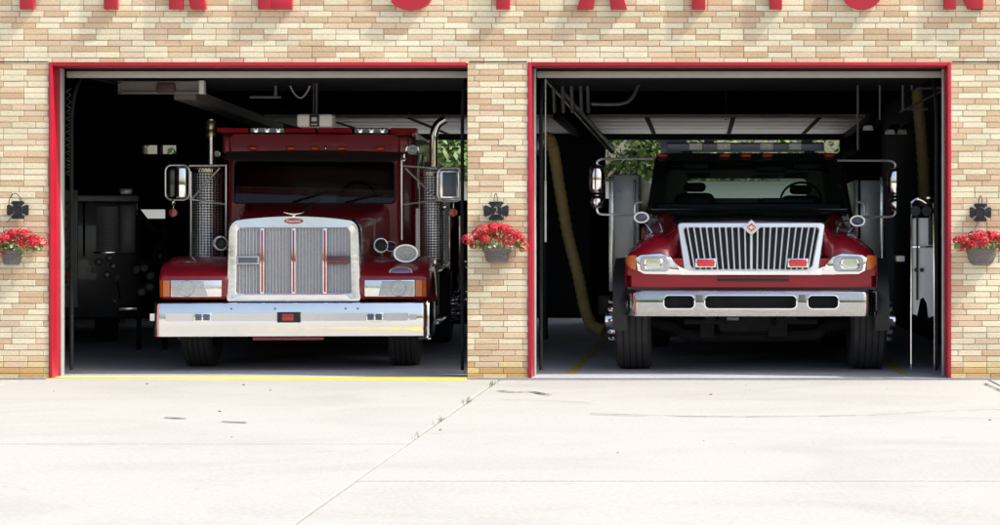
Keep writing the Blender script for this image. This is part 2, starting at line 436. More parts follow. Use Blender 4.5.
for (x0, x1, z0, z1) in bricks:
    nb = len(b.faces)
    p = random.uniform(0, .0035)
    # shallow bevelled front
    e = .004
    o8 = [(x0, .03, z0), (x1, .03, z0), (x1, .03, z1), (x0, .03, z1)]
    m8 = [(x0, -p+e, z0), (x1, -p+e, z0), (x1, -p+e, z1), (x0, -p+e, z1)]
    f8 = [(x0+e*.7, -p, z0+e*.7), (x1-e*.7, -p, z0+e*.7), (x1-e*.7, -p, z1-e*.7), (x0+e*.7, -p, z1-e*.7)]
    vo, vm_, vf = [[b.verts.new(q) for q in L] for L in (o8, m8, f8)]
    for k in range(4):
        b.faces.new((vo[k], vo[(k+1)%4], vm_[(k+1)%4], vm_[k])); b.faces.new((vm_[k], vm_[(k+1)%4], vf[(k+1)%4], vf[k]))
    b.faces.new(vf)
    c = random.choice(cream if random.random() < .5 else tan); j = random.uniform(.93, 1.07)
    c = tuple(v*j for v in c)
    if z0 < .05: c = (c[0]*.92, c[1]*.80, c[2]*.52)
    elif z0 < .12 and random.random() < .6: c = (c[0]*.96, c[1]*.88, c[2]*.68)
    fcols += [c]*(len(b.faces)-nb)
bw = obj('brick_wall', b, M['brick'], st, 0, False)
ca = bw.data.color_attributes.new('bc', 'FLOAT_COLOR', 'CORNER')
for p in bw.data.polygons:
    for li_ in p.loop_indices: ca.data[li_].color = (*fcols[p.index], 1)
# the wall's masonry body behind the face bricks
WT = .28
def wallbox(b, x0, x1, z0, z1, y0=.0055, y1=WT): box(b, x0, x1, y0, y1, z0, z1)
b = bm_()
wallbox(b, WALLX0, OP[0][0]-.001, -.1, ZT); wallbox(b, OP[0][1]+.001, OP[1][0]-.001, -.1, ZT); wallbox(b, OP[1][1]+.001, WALLX1, -.1, ZT)
wallbox(b, WALLX0, WALLX1, ZT+.002, WALLZ)
obj('mortar_core', b, M['mortar'], st, 0)
b = bm_(); box(b, WALLX0-.03, WALLX1+.03, -.05, .4, WALLZ+.001, WALLZ+.09, .01); obj('coping', b, M['galv'], st)
# bed joint line at lintel level
b = bm_()
for a, c in ((WALLX0, OP[0][0]-.005), (OP[0][1]+.02, OP[1][0]-.01), (OP[1][1]+.01, WALLX1)): box(b, a, c, -.0045, .02, ZT-.002, ZT+.008)
obj('lintel_joint', b, M['under'], st, 0)
# red steel frames, grey trim
def door_frame(x0, x1, right):
    fr = .036; rev = WT+.03
    b = bm_()
    box(b, x0, x0+fr, -.012, rev, -.01, ZT-.001, .003)
    if right: box(b, x1-fr, x1, -.012, rev, -.01, ZT-.001, .003)
    box(b, x0+fr+.001, (x1-fr if right else x1-.013)-.001, -.012, rev, ZT-fr-.002, ZT-.001, .003)
    o = obj('door_frame', b, M['redframe'], st)
    b = bm_()
    box(b, x0+fr+.002, x0+fr+.022, rev-.09, rev-.001, 0, ZT-fr-.01, .003)
    box(b, x1-fr-.022, x1-fr-.002, rev-.05, rev-.001, 0, ZT-fr-.01, .003) if right else None
    obj('door_stop', b, M['galv'], st)
    # overhead sectional door, raised under the ceiling, with its bottom edge showing
    zs = ZT-.125
    b = bm_(); box(b, x0+fr+.02, x1-.03, rev+.06, rev+.13, zs, zs+.065, .008); d = obj('overhead_door', b, M['doorseal'], st)
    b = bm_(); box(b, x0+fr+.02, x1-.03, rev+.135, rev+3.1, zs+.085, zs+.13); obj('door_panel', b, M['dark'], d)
    b = bm_(); box(b, x0+fr+.02, x1-.03, rev+.062, rev+.11, zs+.068, zs+.10); obj('door_gasket', b, M['under'], d)
    b = bm_()
    for x in (x0+fr+.06, x1-.10):
        tube(b, smooth_path([(x, rev+.1, .05), (x, rev+.1, 2.2), (x, rev+.12, 2.7), (x, rev+.35, zs-.02), (x, rev+.8, zs+.06), (x, rev+3.2, zs+.06)], 4), .02, 6)
        for yy in (1.5, 2.9): tube(b, [(x, rev+yy, zs+.06), (x, rev+yy, 3.75)], .015, 6)
    obj('door_track', b, M['under'], st)
door_frame(*OP[0], False); door_frame(*OP[1], True)
# interior shell
BX0, BX1, BY, CZ = -9.0, 7.1, 15.0, 3.85
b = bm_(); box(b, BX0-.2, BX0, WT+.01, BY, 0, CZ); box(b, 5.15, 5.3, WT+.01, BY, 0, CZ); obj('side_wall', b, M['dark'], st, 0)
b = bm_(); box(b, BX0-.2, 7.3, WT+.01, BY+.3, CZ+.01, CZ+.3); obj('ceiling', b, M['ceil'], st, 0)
b = bm_()
for k in range(12): box(b, BX0, 5.14, 1.1+k*1.2, 1.22+k*1.2, CZ-.22, CZ+.001)
obj('ceiling_joist', b, M['ceil'], st, 0)
# back wall with two open bays, and one closed bay on the left with slot windows
zo = 3.12
def hole_wall(b, x0, x1, z0, z1, holes):
    holes = sorted(holes); x = x0
    for hx0, hx1, hz0, hz1 in holes:
        box(b, x, hx0, BY, BY+.2, z0, z1)
        if hz0 > z0: box(b, hx0+.0005, hx1-.0005, BY, BY+.2, z0, hz0)
        if hz1 < z1: box(b, hx0+.0005, hx1-.0005, BY, BY+.2, hz1, z1)
        x = hx1
    box(b, x, x1, BY, BY+.2, z0, z1)
b = bm_()
hole_wall(b, BX0, 5.3, 0, 2.3, [(-7.85, -7.36, 1.74, 1.90), (-4.4, -1.0, 0, 2.3), (.34, 4.45, 0, 2.3)])
hole_wall(b, BX0, 5.3, 2.302, CZ, [(-7.78, -7.50, 2.87, 3.03), (-7.45, -7.17, 2.87, 3.03), (-4.4, -1.0, 2.302, zo), (.34, 4.45, 2.302, zo)])
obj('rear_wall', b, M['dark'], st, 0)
b = bm_()
for x0, x1, y0 in ((-4.6, -.2, 10.3), (.30, 4.5, 10.2)):
    yy = y0
    while yy < BY-.1:
        box(b, x0, x1, yy, min(yy+.95, BY-.05), zo+.10, zo+.15, .006); yy += 1.0
obj('rear_overhead_door', b, M['doorpale'], st)
b = bm_()
for x0, x1, y0 in ((-4.6, -.2, 10.3), (.30, 4.5, 10.2)):
    for x in (x0+.9, x0+2.2, x0+3.5): box(b, x-.035, x+.035, y0, BY-.1, zo+.085, zo+.098)
    box(b, x0-.08, x0-.02, y0-.6, BY, zo+.04, zo+.16); box(b, x1+.02, x1+.08, y0-.6, BY, zo+.04, zo+.16)
obj('door_hardware', b, M['under'], st)
b = bm_(); tube(b, [(2.4, 10.6, 3.2), (2.4, 10.6, 3.8)], .015, 6); tube(b, [(-3.3+2.0, 9.2, 3.22), (-1.3, 9.2, 3.8)], .015, 6); obj('door_hanger', b, M['steel'], st)

# yellow threshold in left bay
b = bm_()
xl, xr = WX(47, 0), WX(467, 0)
vs = [b.verts.new(p) for p in ((xl, -.05, -.012), (xr, -.20, -.008), (xr, -.02, .006), (xl, .16, .006))]; b.faces.new(vs)
vs2 = [b.verts.new((v.co.x, v.co.y, v.co.z-.03)) for v in vs]
for k in range(4): b.faces.new((vs2[k], vs2[(k+1)%4], vs[(k+1)%4], vs[k]))
struct('yellow_threshold', b, M['yellow'], 0)
b = bm_()
for x in (.62, 4.05): box(b, x, x+.1, .5, 9, .001, .004)
struct('floor_lane_stripe', b, pm('worn_yellow', (.40, .33, .08), .8, var=.4, vs=5), 0)

# ------------------------------------------------------------------ FIRE STATION lettering
LZ = WZ(9, -.05); LH = .56; LD0, LD1 = -.060, -.004
sg = thing('station_sign', 'red raised capital letters FIRE STATION along the top of the brick wall', 'sign', (0,0,LZ))
sw = .135
def stroke(pts, wd):      # thick open path as polygon
    pts = [Vector((x, z)) for x, z in pts]; L_, R_ = [], []
    for i, p in enumerate(pts):
        d = (pts[min(i+1, len(pts)-1)] - pts[max(i-1, 0)]).normalized(); nn = Vector((-d.y, d.x))*wd/2
        L_.append(p+nn); R_.append(p-nn)
    return L_, R_
def letter(ch, x0, x1):
    b = bm_(); W = x1-x0; e = [0]
    def P(poly):                       # tiny depth changes keep overlapping strokes from sharing a plane
        prism(b, [(x0+x, z) for x, z in poly], LD0-e[0]*.0006, LD1, .003); e[0] += 1
    def ribbon(pts, wd, closed=False):
        L_, R_ = stroke(pts, wd)
        yy0 = LD0-e[0]*.0006; e[0] += 1
        loops = []
        for a, c in zip(L_, R_):
            loops.append([(x0+a.x, yy0, a.y), (x0+c.x, yy0, c.y), (x0+c.x, LD1, c.y), (x0+a.x, LD1, a.y)])
        loft(b, loops, True, True, True)
    rect = lambda a, c, z0, z1: P([(a, z0), (c, z0), (c, z1), (a, z1)])
    if ch in 'FE':
        rect(0, sw, 0, LH); rect(sw-.002, W, LH-.11, LH); rect(sw-.002, W*.9, LH*.5-.05, LH*.5+.05)
        if ch == 'E': rect(sw-.002, W, 0, .105)
    elif ch == 'I': rect(0, W, 0, LH)
    elif ch == 'T': rect(W/2-sw/2, W/2+sw/2, 0, LH-.1); rect(0, W, LH-.11, LH)
    elif ch == 'R':
        rect(0, sw, 0, LH)
        ribbon([(sw*.5, LH-.055), (W*.5, LH-.055)] + [(W*.55+(W*.28)*math.sin(a), LH*.74+(LH*.26-.055)*math.cos(a)) for a in [R(q) for q in range(10, 180, 17)]] + [(W*.5, LH*.48), (sw*.5, LH*.48)], .11)
        P([(W*.42, LH*.46), (W-.15, 0), (W, 0), (W*.42+.17, LH*.5)])
    elif ch == 'A':
        t = W/2
        P([(0, 0), (.16, 0), (t+.01, LH), (t-.085, LH)]); P([(W-.16, 0), (W, 0), (t+.085, LH), (t-.01, LH)]); rect(.14, W-.14, .12, .21)
    elif ch == 'N':
        rect(0, .12, 0, LH); rect(W-.12, W, 0, LH); P([(W-.15, 0), (W, 0), (.15, LH), (0, LH)])
    elif ch == 'O':
        ribbon([(W/2+(W/2-.06)*math.cos(a), LH/2+(LH/2-.052)*math.sin(a)) for a in [R(q) for q in range(0, 361, 12)]], .12)
    elif ch == 'S':
        pts = []
        for q in range(200, 451, 14): a = R(q); pts.append((W/2+(W/2-.06)*math.cos(a), LH*.27+(LH*.27-.045)*math.sin(a)))
        for q in range(256, 14, -14): a = R(q); pts.append((W/2+(W/2-.07)*math.cos(a), LH*.75+(LH*.25-.05)*math.sin(a)))
        ribbon(pts, .11)
    for v in b.verts: v.co.z += 0
    o = obj('letter', b, M['redletter'], sg, 30)
    o['label'] = 'red letter ' + ch
wx = lambda p: WX(p, -.05)
for ch, a, c in (('F',20,55),('I',104,117.5),('R',169,206),('E',258,292),('S',388,433),('T',482,524),('A',577,627),('T',678,719),('I',769.5,782),('O',838,886),('N',944,983)):
    letter(ch, wx(a), wx(c))

# ------------------------------------------------------------------ medallions and hanging flower pots
def medallion(px, py, rx, rz, label, digit=None):
    cx, cz = WX(px, -.04), WZ(py, -.04); sx, sz = rx/100, rz/100
    t = thing('maltese_cross_plaque', label, 'wall ornament', (cx, -.03, cz), 0, 'iron maltese cross plaques')
    b = bm_()
    for k in range(4):
        a0 = k*90
        pts = []
        for (ang, r) in ((-42, .40), (-39, .70), (-37, .98), (-25, 1.05), (-10, .93), (0, .96), (10, .93), (25, 1.05), (37, .98), (39, .70), (42, .40)):
            a = R(a0+ang); pts.append((math.cos(a)*r*sx, math.sin(a)*r*sz))
        prism(b, pts, -.006, .004, .002)
    for k in range(4):
        pass
    lathe(b, [(sx*.48, .0045), (sx*.48, -.010), (sx*.40, -.014), (sx*.38, -.010), (.001, -.0105)], (0,0,0), 'Y', 24)
    obj('plaque', b, M['iron'], t)
    b = bm_()
    if px < 100:      # big bent wire loop
        tube(b, smooth_path([(-sx*.75, 0, -sz*.3), (-sx*.7, -.01, sz*1.1), (-sx*.2, -.02, sz*1.75), (sx*.25, -.015, sz*1.3), (sx*.3, 0, sz*.8)], 5), .004, 6)
        tube(b, [(-sx*.4, -.01, -sz*.7), (-sx*.9, -.015, -sz*1.3)], .004, 6)
    else:
        tube(b, smooth_path([(-.02, -.01, sz*.8), (-.015, -.015, sz*1.45), (0, -.02, sz*1.75), (.012, -.015, sz*1.45), (.015, -.01, sz*.8)], 4), .004, 6)
        tube(b, [(0, .01, sz*1.75), (0, -.035, sz*1.75)], .004, 6)
        tube(b, smooth_path([(-sx*.2, -.015, -sz*.85), (-sx*.6, -.03, -sz*2.1)], 3), .0025, 5)
        tube(b, smooth_path([(sx*.45, -.015, -sz*.7), (sx*.4, -.03, -sz*1.3)], 3), .0025, 5)
    obj('wire_hanger', b, M['iron'], t)
    if digit:
        b = text_bm(digit, sz*1.15, .002, (0, -.016, 0), .8, .0); obj('digit', b, M['ironlight'], t, 0)
    return t
def brk(b, c, r, nrm):
    pass
def geranium(px, w_px, ytop, ybot, pot, label, seed):
    random.seed(seed)
    x0, x1, z1, z0 = WX(pot[0], -.12), WX(pot[1], -.12), WZ(pot[2], -.12), WZ(pot[3], -.12)
    cx = (x0+x1)/2; hw = (x1-x0)/2; hz = z1-z0
    t = thing('flower_basket', label, 'planter', (cx, -.008, z0), 0, 'hanging geranium baskets on the brick wall')
    b = bm_()
    def half(r, z): return [(r*math.cos(R(a)), -abs(r)*.72*math.sin(R(a))-.002, z) for a in range(0, 181, 12)]
    prof = [(hw*.70, 0), (hw*.80, hz*.35), (hw*.92, hz*.75), (hw*1.02, hz*.86), (hw*1.04, hz), (hw*.96, hz), (hw*.9, hz*.8)]
    if px > 900: prof = [(hw*.55, 0), (hw*.74, hz*.14), (hw*.88, hz*.40), (hw*.97, hz*.72), (hw*1.04, hz*.86), (hw*1.04, hz), (hw*.96, hz), (hw*.9, hz*.8)]
    loft(b, [half(r, z) for r, z in prof], True, True, True)
    for k in range(1, 5): tube(b, half(hw*(.72+.055*k), hz*.17*k), .006, 6)
    obj('basket', b, M['pot'], t)
    gx0, gx1 = WX(px-w_px/2, -.15)-cx, WX(px+w_px/2, -.15)-cx
    gz0, gz1 = WZ(ybot, -.15)-z0, WZ(ytop, -.15)-z0
    bl, bv, bf, bs_ = bm_(), bm_(), bm_(), bm_()
    def leafat(b, p, r):
        nn = Vector((random.uniform(-.7,.7), random.uniform(-1,-.2), random.uniform(-.1,1))).normalized(); a, c = frame_of(nn)
        ctr = b.verts.new(p - nn*r*.25); ring = []
        for k in range(9):
            an = 2*PI*k/9+random.uniform(-.1,.1); rr_ = r*(.8+.3*random.random())
            ring.append(b.verts.new(Vector(p)+(a*math.cos(an)+c*math.sin(an))*rr_))
        for k in range(9): b.faces.new((ctr, ring[k], ring[(k+1)%9]))
    mid = (gx0+gx1)/2
    for k in range({21: 120, 22: 150, 23: 190}[seed]):
        u = random.uniform(-1, 1); x = mid + u*(gx1-gx0)/2*.88; v = random.random()
        zt = gz0 + (gz1-gz0)*(.75-.45*u*u)
        p = Vector((x, -random.uniform(.01, .17), gz0+.04 + (zt-gz0-.04)*v))
        (leafat(bv, p, random.uniform(.011, .022)) if abs(u-.15) < .5 and v < .55 and random.random() < .75 else leafat(bl, p, random.uniform(.014, .028)))
    nb_ = {21: 15, 22: 18, 23: 14}[seed]
    for k in range(nb_):
        u = -1 + 2*(k+.5)/nb_ + random.uniform(-.06, .06)
        x = mid + u*(gx1-gx0)/2*.90
        zt = gz0 + (gz1-gz0)*(.86-.40*u*u) - random.random()*(gz1-gz0)*(.45 if k % 2 else .08)
        c = Vector((x, -random.uniform(.06, .19), zt))
        r = random.uniform(.044, .062)
        tube(bs_, smooth_path([(mid+u*.1, -.06, hz*.7), ((mid+x)/2, c.y*.7, (hz+zt)/2), tuple(c)], 3), .003, 5)
        for q in range(60):
            d = Vector((random.gauss(0,1), random.gauss(0,1)-.4, random.gauss(0,1)+.2)).normalized()
            p = c + Vector((d.x*r*1.15, d.y*r, d.z*r*.85)); a, e = frame_of(d)
            s_ = random.uniform(.012, .018)
            ctr = bf.verts.new(p); ring = []
            for m_ in range(10):
                an = 2*PI*m_/10; rr_ = s_ if m_ % 2 == 0 else s_*.5
                ring.append(bf.verts.new(p + (a*math.cos(an)+e*math.sin(an))*rr_ + d*.003))
            for m_ in range(10): bf.faces.new((ctr, ring[m_], ring[(m_+1)%10]))
    obj('leaves', bl, M['leaf'], t, 0, False); obj('variegated_leaves', bv, M['variegated'], t, 0, False)
    obj('blossoms', bf, M['petal'], t, 0, False); obj('stem', bs_, M['leaf'], t)
    b = bm_(); tube(b, smooth_path([(-hw*.5, -.01, hz*.95), (-hw*.45, -.012, hz*1.9)], 3), .003, 5); tube(b, smooth_path([(hw*.5, -.01, hz*.95), (hw*.5, -.012, hz*1.9)], 3), .003, 5)
    obj('bracket', b, M['iron'], t)
medallion(17.5, 210, 11.5, 9.5, 'black iron cross plaque with a bent wire loop, left of the left garage bay')
medallion(496, 211, 13.2, 10, 'black iron cross plaque bearing the digit 2 on the brick pier between bays', '2')
medallion(980.5, 212.5, 11.5, 9.5, 'black iron cross plaque on the brick wall right of the right garage bay')
geranium(17, 50, 229, 255, (-3, 19, 250, 265), 'basket of red geraniums at the far left edge beside the left bay', 21)
geranium(496, 62, 223, 252, (482, 510, 247.5, 263), 'basket of red geraniums hanging on the pier between the bays', 22)
geranium(982, 58, 231, 252, (968, 998, 248.5, 265.5), 'basket of red geraniums at the right edge beside the right bay', 23)

# ------------------------------------------------------------------ shared truck pieces
def disc_lamp(root, name, x, y, z, rx, rz, mat_rim, mat_face, dep=.08, axis_up=0):
    b = bm_()
    loft(b, [at(ell(x, z, rx*.55, rz*.55), y+dep), at(ell(x, z, rx*.9, rz*.9), y+dep*.3), at(ell(x, z, rx, rz), y), at(ell(x, z, rx*.97, rz*.97), y-.012), at(ell(x, z, rx*.84, rz*.84), y-.008), at(ell(x, z, rx*.8, rz*.8), y+.006)], True, True, False)
    o = obj(name, b, mat_rim, root)
    b = bm_(); loft(b, [at(ell(x, z, rx*.83, rz*.83), y+.004), at(ell(x, z, rx*.72, rz*.72), y-.002), at(ell(x, z, rx*.62, rz*.62), y+.010), at(ell(x, z, rx*.45, rz*.45), y+.002), at(ell(x, z, rx*.35, rz*.35), y+.012), at(ell(x, z, rx*.2, rz*.2), y-.001), at(ell(x, z, .001, .001), y-.004)], True)
    obj('lens', b, mat_face, o)
    return o
def horn(root, x, y, z, r, length=.35):
    b = bm_()
    prof = [(r*1.0, 0), (r*.96, -.008), (r*.86, 0), (r*.55, .07), (r*.32, .15), (r*.25, length), (r*.34, length+.005), (r*.34, length+.07)]
    lathe(b, prof, (x, y, z), 'Y', 20, False)
    # outer skin a little thicker so it reads solid
    prof2 = [(r*1.0, .0), (r*.95, .03), (r*.64, .075), (r*.42, .155), (r*.33, length)]
    lathe(b, prof2, (x, y, z), 'Y', 20, False)
    o = obj('horn', b, M['chrome'], root)
    b = bm_(); lathe(b, [(r*.5, .075), (.001, .076)], (x, y, z), 'Y', 16, False); obj('horn_throat', b, M['black'], o)
    return o
def wheel(root, x, y, z, rad, wd, side, front=True):
    b = bm_(); h = wd/2
    prof = [(rad*.58, -h*.8), (rad*.78, -h), (rad*.93, -h*.95)]
    k = 5
    for i in range(k):
        a, c = -h*.86 + i*(h*1.72/k), -h*.86 + (i+1)*(h*1.72/k)
        prof += [(rad*.975, a+.002), (rad, a+.010), (rad, c-.010), (rad*.975, c-.002)]
    prof += [(rad*.93, h*.95), (rad*.78, h), (rad*.58, h*.8)]
    lathe(b, prof, (x, y, z), 'X', 48, False)
    for s in range(48):                        # tread lugs
        a = 2*PI*s/48
    ty = obj('wheel', b, M['rubber'], root)
    b = bm_(); s = side
    lathe(b, [(rad*.60, s*h*.8), (rad*.56, s*h*.9), (rad*.54, s*h*.3), (rad*.3, s*h*.25), (rad*.28, s*(h+.03)), (rad*.16, s*(h+.05)), (rad*.15, s*(h+.12)), (.001, s*(h+.125))], (x, y, z), 'X', 32, False)
    r_ = obj('rim', b, M['chrome'], ty)
    b = bm_()
    for q in range(10):
        a = 2*PI*q/10; lathe(b, [(.022, s*h*.5), (.022, s*(h+.07)), (.012, s*(h+.085))], (x, y+math.cos(a)*rad*.40, z+math.sin(a)*rad*.40), 'X', 8)
    obj('lug_nut', b, M['chrome'], ty)
    return ty

# ------------------------------------------------------------------ LEFT TRUCK
def left_truck():
    Y0 = .90
    T = thing('fire_truck', 'dark red fire truck with tall square silver grille and twin upright exhaust stacks, left bay', 'fire truck', (WX(292, Y0), Y0, 0), R(4.0), 'fire trucks parked facing out of the bays')
    def s(y): return S(Y0+y)
    def X(px, y, c=None):
        if c is None: c = 292 + (309-292)*min(y, 3)/1.85
        return (px-c)/s(y)
    def Z(py, y): return EYE+(VY-py)/s(y)
    # bumper
    b = bm_(); hw = 1.45
    def prof(x, dy): return [(x, dy+.20, .70), (x, dy+.045, .722), (x, dy+.024, .714), (x, dy+.018, .70), (x, dy, .475), (x, dy+.004, .462), (x, dy+.0105, .372), (x, dy+.025, .366), (x, dy+.20, .37)]
    secs = [(-hw, .36), (-hw+.006, .10), (-hw+.03, .035), (-hw+.07, .008), (-hw+.11, 0), (-.5, -.0), (0, -.0), (.5, 0), (hw-.11, 0), (hw-.07, .008), (hw-.03, .035), (hw-.006, .10), (hw, .36)]
    loft(b, [prof(x, d) for x, d in secs], True, True, True)
    bp = obj('bumper', b, M['bumperchrome'], T, 25)
    b = bm_(); box(b, -1.30, 1.20, -.001, .012, .532, .612, .001, 1); box(b, -1.47, -1.38, .05, .06, .535, .61); box(b, 1.22, 1.29, -.003, .003, .54, .60)
    obj('reflective_stripe', b, M['white'], bp)
    for px in (204, 374):
        x = X(px, 0, 292); b = bm_(); box(b, x-.09, x+.09, -.014, .001, .525, .62, .006); f = obj('fog_light', b, M['chrome'], bp)
        b = bm_(); box(b, x-.075, x-.008, -.018, -.005, .54, .605, .004); box(b, x+.008, x+.075, -.018, -.005, .54, .605, .004); obj('lens', b, M['lensbl'], f)
    x = X(289, 0, 292); b = bm_(); box(b, x-.12, x+.12, -.012, .001, .515, .625, .004); f = obj('warning_light', b, M['black'], bp)
    b = bm_(); box(b, x-.07, x+.05, -.016, -.006, .535, .605, .004); obj('lens', b, M['redlens'], f)
    b = bm_()
    for px in (232, 275, 245, 345, 331, 357):
        for zz in (.66,) if px in (232, 275, 345, 357) else (.495,):
            ball(b, (X(px, 0, 292), .012, zz), .011, .006, .011, 8, 6)
    obj('bolt', b, M['steel'], bp)
    b = bm_(); box(b, -.42, .32, .08, .2, .325, .358, .01); obj('tow_bar', b, M['redR'], T)
    # hood
    b = bm_()
    def hs(y, hw_, zt, zb, rad):
        return at(rr(-hw_, hw_, zb, zt, (.02, .02, rad, rad), 6), y, None)
    secs = [hs(.30, .69, 1.61, .74, .16), hs(.6, .71, 1.67, .74, .17), hs(1.2, .76, 1.73, .74, .18), hs(1.75, .83, 1.79, .74, .16), hs(1.95, .86, 1.80, .74, .12)]
    loft(b, secs, True, True, True); obj('hood', b, M['red'], T, 40)
    # centre crease of the hood
    b = bm_(); tube(b, [(0, .3, 1.625), (0, 1.0, 1.712), (0, 1.8, 1.797)], .012, 8); obj('hood_spine', b, M['chrome'], T)
    # grille surround: chrome crown
    b = bm_()
    def arch(hw0, hw1, z0, z1, crown, r, n=16):     # slightly wider at the bottom, arched top
        L_ = rr(-1, 1, 0, 1, (.04*1, .04, r, r), 6); out = []
        for (u, v) in L_:
            hwv = hw0+(hw1-hw0)*v; zz = z0+(z1-z0)*v + crown*v*(1-u*u)
            out.append((u*hwv, zz))
        # resample top edge so the crown curves
        res = []
        for i, p in enumerate(out):
            q = out[(i+1) % len(out)]; res.append(p)
            if abs(q[0]-p[0]) > .3 and p[1] > (z0+z1)/2:
                for k in range(1, n):
                    t_ = k/n; uu = (p[0]+(q[0]-p[0])*t_)/hw1; res.append((p[0]+(q[0]-p[0])*t_, z1 + crown*(1-uu*uu)))
            elif abs(q[0]-p[0]) > .3:
                for k in range(1, n): t_ = k/n; res.append((p[0]+(q[0]-p[0])*t_, p[1]))
        return res
    g = .14
    outer = arch(.715, .690, .728, 1.585, .055, .13); inner = arch(.60, .585, .815, 1.50, .0, .06)
    outm = arch(.705, .680, .738, 1.575, .055, .13); inm = arch(.615, .60, .80, 1.512, .0, .07)
    loft(b, [at(outer, g+.30), at(outer, g+.05), at(outm, g+.018), at([(x*.985, z-.004) for x, z in outm], g+.004), at(inm, g-.004), at(inner, g+.006), at(inner, g+.07)], True)
    gs = obj('grille_surround', b, M['alu'], T, 40)
    # oval badge + bird ornament
    b = bm_(); zc = 1.578; yb = g-.012
    loft(b, [at(ell(0, zc, .10, .029), yb+.02), at(ell(0, zc, .10, .029), yb), at(ell(0, zc, .092, .024), yb-.006)], True, False, True); em = obj('emblem', b, M['redbar'], gs)
    obj('lettering', text_bm('Peterbilt', .045, .002, (0, yb-.008, zc-.001), .95, .0006), M['white'], em, 0)
    b = bm_(); prism(b, [(-.026, 1.655), (0, 1.602), (.026, 1.655)], g-.006, g+.03, .004)
    for sd in (-1, 1): tube(b, smooth_path([(0, g+.01, 1.655), (sd*.05, g+.012, 1.657), (sd*.105, g+.02, 1.672)], 4), .01, 6, True, [.010]*4+[.007]*3+[.004]*2)
    obj('hood_ornament', b, M['chrome'], T)
    # grille mesh
    b = bm_(); box(b, -.598, .598, g+.05, g+.055, .80, 1.515); gr = obj('grille', b, M['mesh'], T)
    b = bm_()
    for k in range(34):
        x = -.585+1.17*(k+.5)/34
        tube(b, [(x, g+.044, .81), (x, g+.044, 1.505)], .0055, 6)
    obj('grille_bar', b, M['brushed'], gr)
    for px in (259, 290, 321):
        x = X(px, g, 290.5)
        b = bm_(); box(b, x-.022, x+.022, g+.008, g+.036, .80, 1.51, .006); dv = obj('divider', b, M['chrome'], gr)
        b = bm_(); box(b, x-.009, x+.012, g+.0015, g+.012, .83, 1.48, .004); obj('red_inlay', b, M['redbar'], dv)
    for px0, px1, mt, rim in ((234, 256.5, M['lensbl'], M['galv']), (323, 345, M['darkred'], M['darkred'])):
        x0, x1 = X(px0, g, 290.5), X(px1, g, 290.5); z0, z1 = Z(264.5, g), Z(256, g)
        b = bm_(); box(b, x0, x1, g-.01, g+.03, z0, z1, .008); q = obj('grille_light', b, rim, gr)
        b = bm_(); box(b, x0+.018, x1-.018, g-.016, g-.005, z0+.016, z1-.016, .005); obj('lens', b, mt, q)
    # fenders
    for sd in (-1, 1):
        b = bm_()
        prof_ = [(.16, .755), (.13, .80), (.12, .96), (.14, 1.01), (.24, 1.06), (.42, 1.13), (.7, 1.19), (1.0, 1.2), (1.3, 1.15), (1.55, 1.02), (1.72, .80), (1.74, .66), (1.66, .66), (1.60, .80), (1.42, .98), (1.15, 1.08), (.85, 1.08), (.6, 1.0), (.42, .86), (.38, .755)]
        prism_x(b, prof_, sd*.67, sd*1.40, .05); fd = obj('fender', b, M['red'], T, 40)
        # headlight: chrome housing, clear lens, amber corner
        x0, x1, xa, xm = sd*.74, sd*1.27, sd*1.37, sd*.885
        z0, z1 = Z(297, .12), Z(280, .12)
        def quad(b, xa_, xb_, y0, y1, za, zb, bev=.006, skew=0):
            a_, c_ = (xa_, xb_) if xa_ < xb_ else (xb_, xa_)
            box(b, a_, c_, y0, y1, za, zb, bev)
        b = bm_(); quad(b, x0, x1, .095, .16, z0, z1, .012); hl = obj('headlight', b, M['alu'], T)
        b = bm_(); pl = [(xm, z0+.012), (x1-sd*.015, z0+.012), (x1-sd*.015, z1-.012), (xm+sd*.04, z1-.012)]
        if sd < 0: pl = pl[::-1]
        prism(b, pl, .082, .11, .008); obj('lens', b, M['lens'], hl)
        b = bm_(); lathe(b, [(.085, .004), (.078, -.004), (.07, -.001), (.05, -.007), (.04, -.004), (.002, -.010)], ((xm+x1)/2+sd*.02, .081, (z0+z1)/2), 'Y', 20, False); obj('bulb_bowl', b, M['lens'], hl)
        b = bm_()
        xs_ = [x1+sd*.004, xa-sd*.03, xa+sd*.012, xa+sd*.018]; ys_ = [.085, .09, .13, .24]
        loft(b, [[(x_, y_, z0+.004), (x_, y_, z1-.004), (x_, y_+.03, z1-.004), (x_, y_+.03, z0+.004)] for x_, y_ in zip(xs_, ys_)], True, True, True)
        obj('turn_signal', b, M['amber'], hl)
    # cab
    yc = 1.9
    zt, zb = Z(134, 2.0), .85
    hw = .97
    wl = rr(-.915, .915, Z(203.5, yc), Z(160, yc), .06, 5)
    ol = rr(-hw, hw, Z(206, yc)-.12, Z(153, yc)+.01, (.03, .03, .05, .05), 5)
    b = bm_()
    ol2 = rr(-hw, hw, zb, zt, (.03, .03, .08, .08), 5)
    loft(b, [at(wl, yc+.13), at(wl, yc+.012), at([(x*1.012, 2.02+(z-2.02)*1.03) for x, z in wl], yc), at(rr(-hw+.01, hw-.01, zb+.01, zt-.01, (.03, .03, .08, .08), 5), yc), at(ol2, yc+.02), at(ol2, yc+1.15)], True, False, True)
    for v in b.verts:
        if v.co.z > zt-.1 and v.co.y < yc+.1: v.co.y += .03
    cab = obj('cab', b, M['red'], T, 35)
    b = bm_(); loft(b, [at(rr(-.93, .93, 1.2, 2.24, .05, 4), yc+.135), at(rr(-.93, .93, 1.2, 2.24, .05, 4), yc+1.12)], True, False, True); obj('cab_lining', b, M['dash'], T)
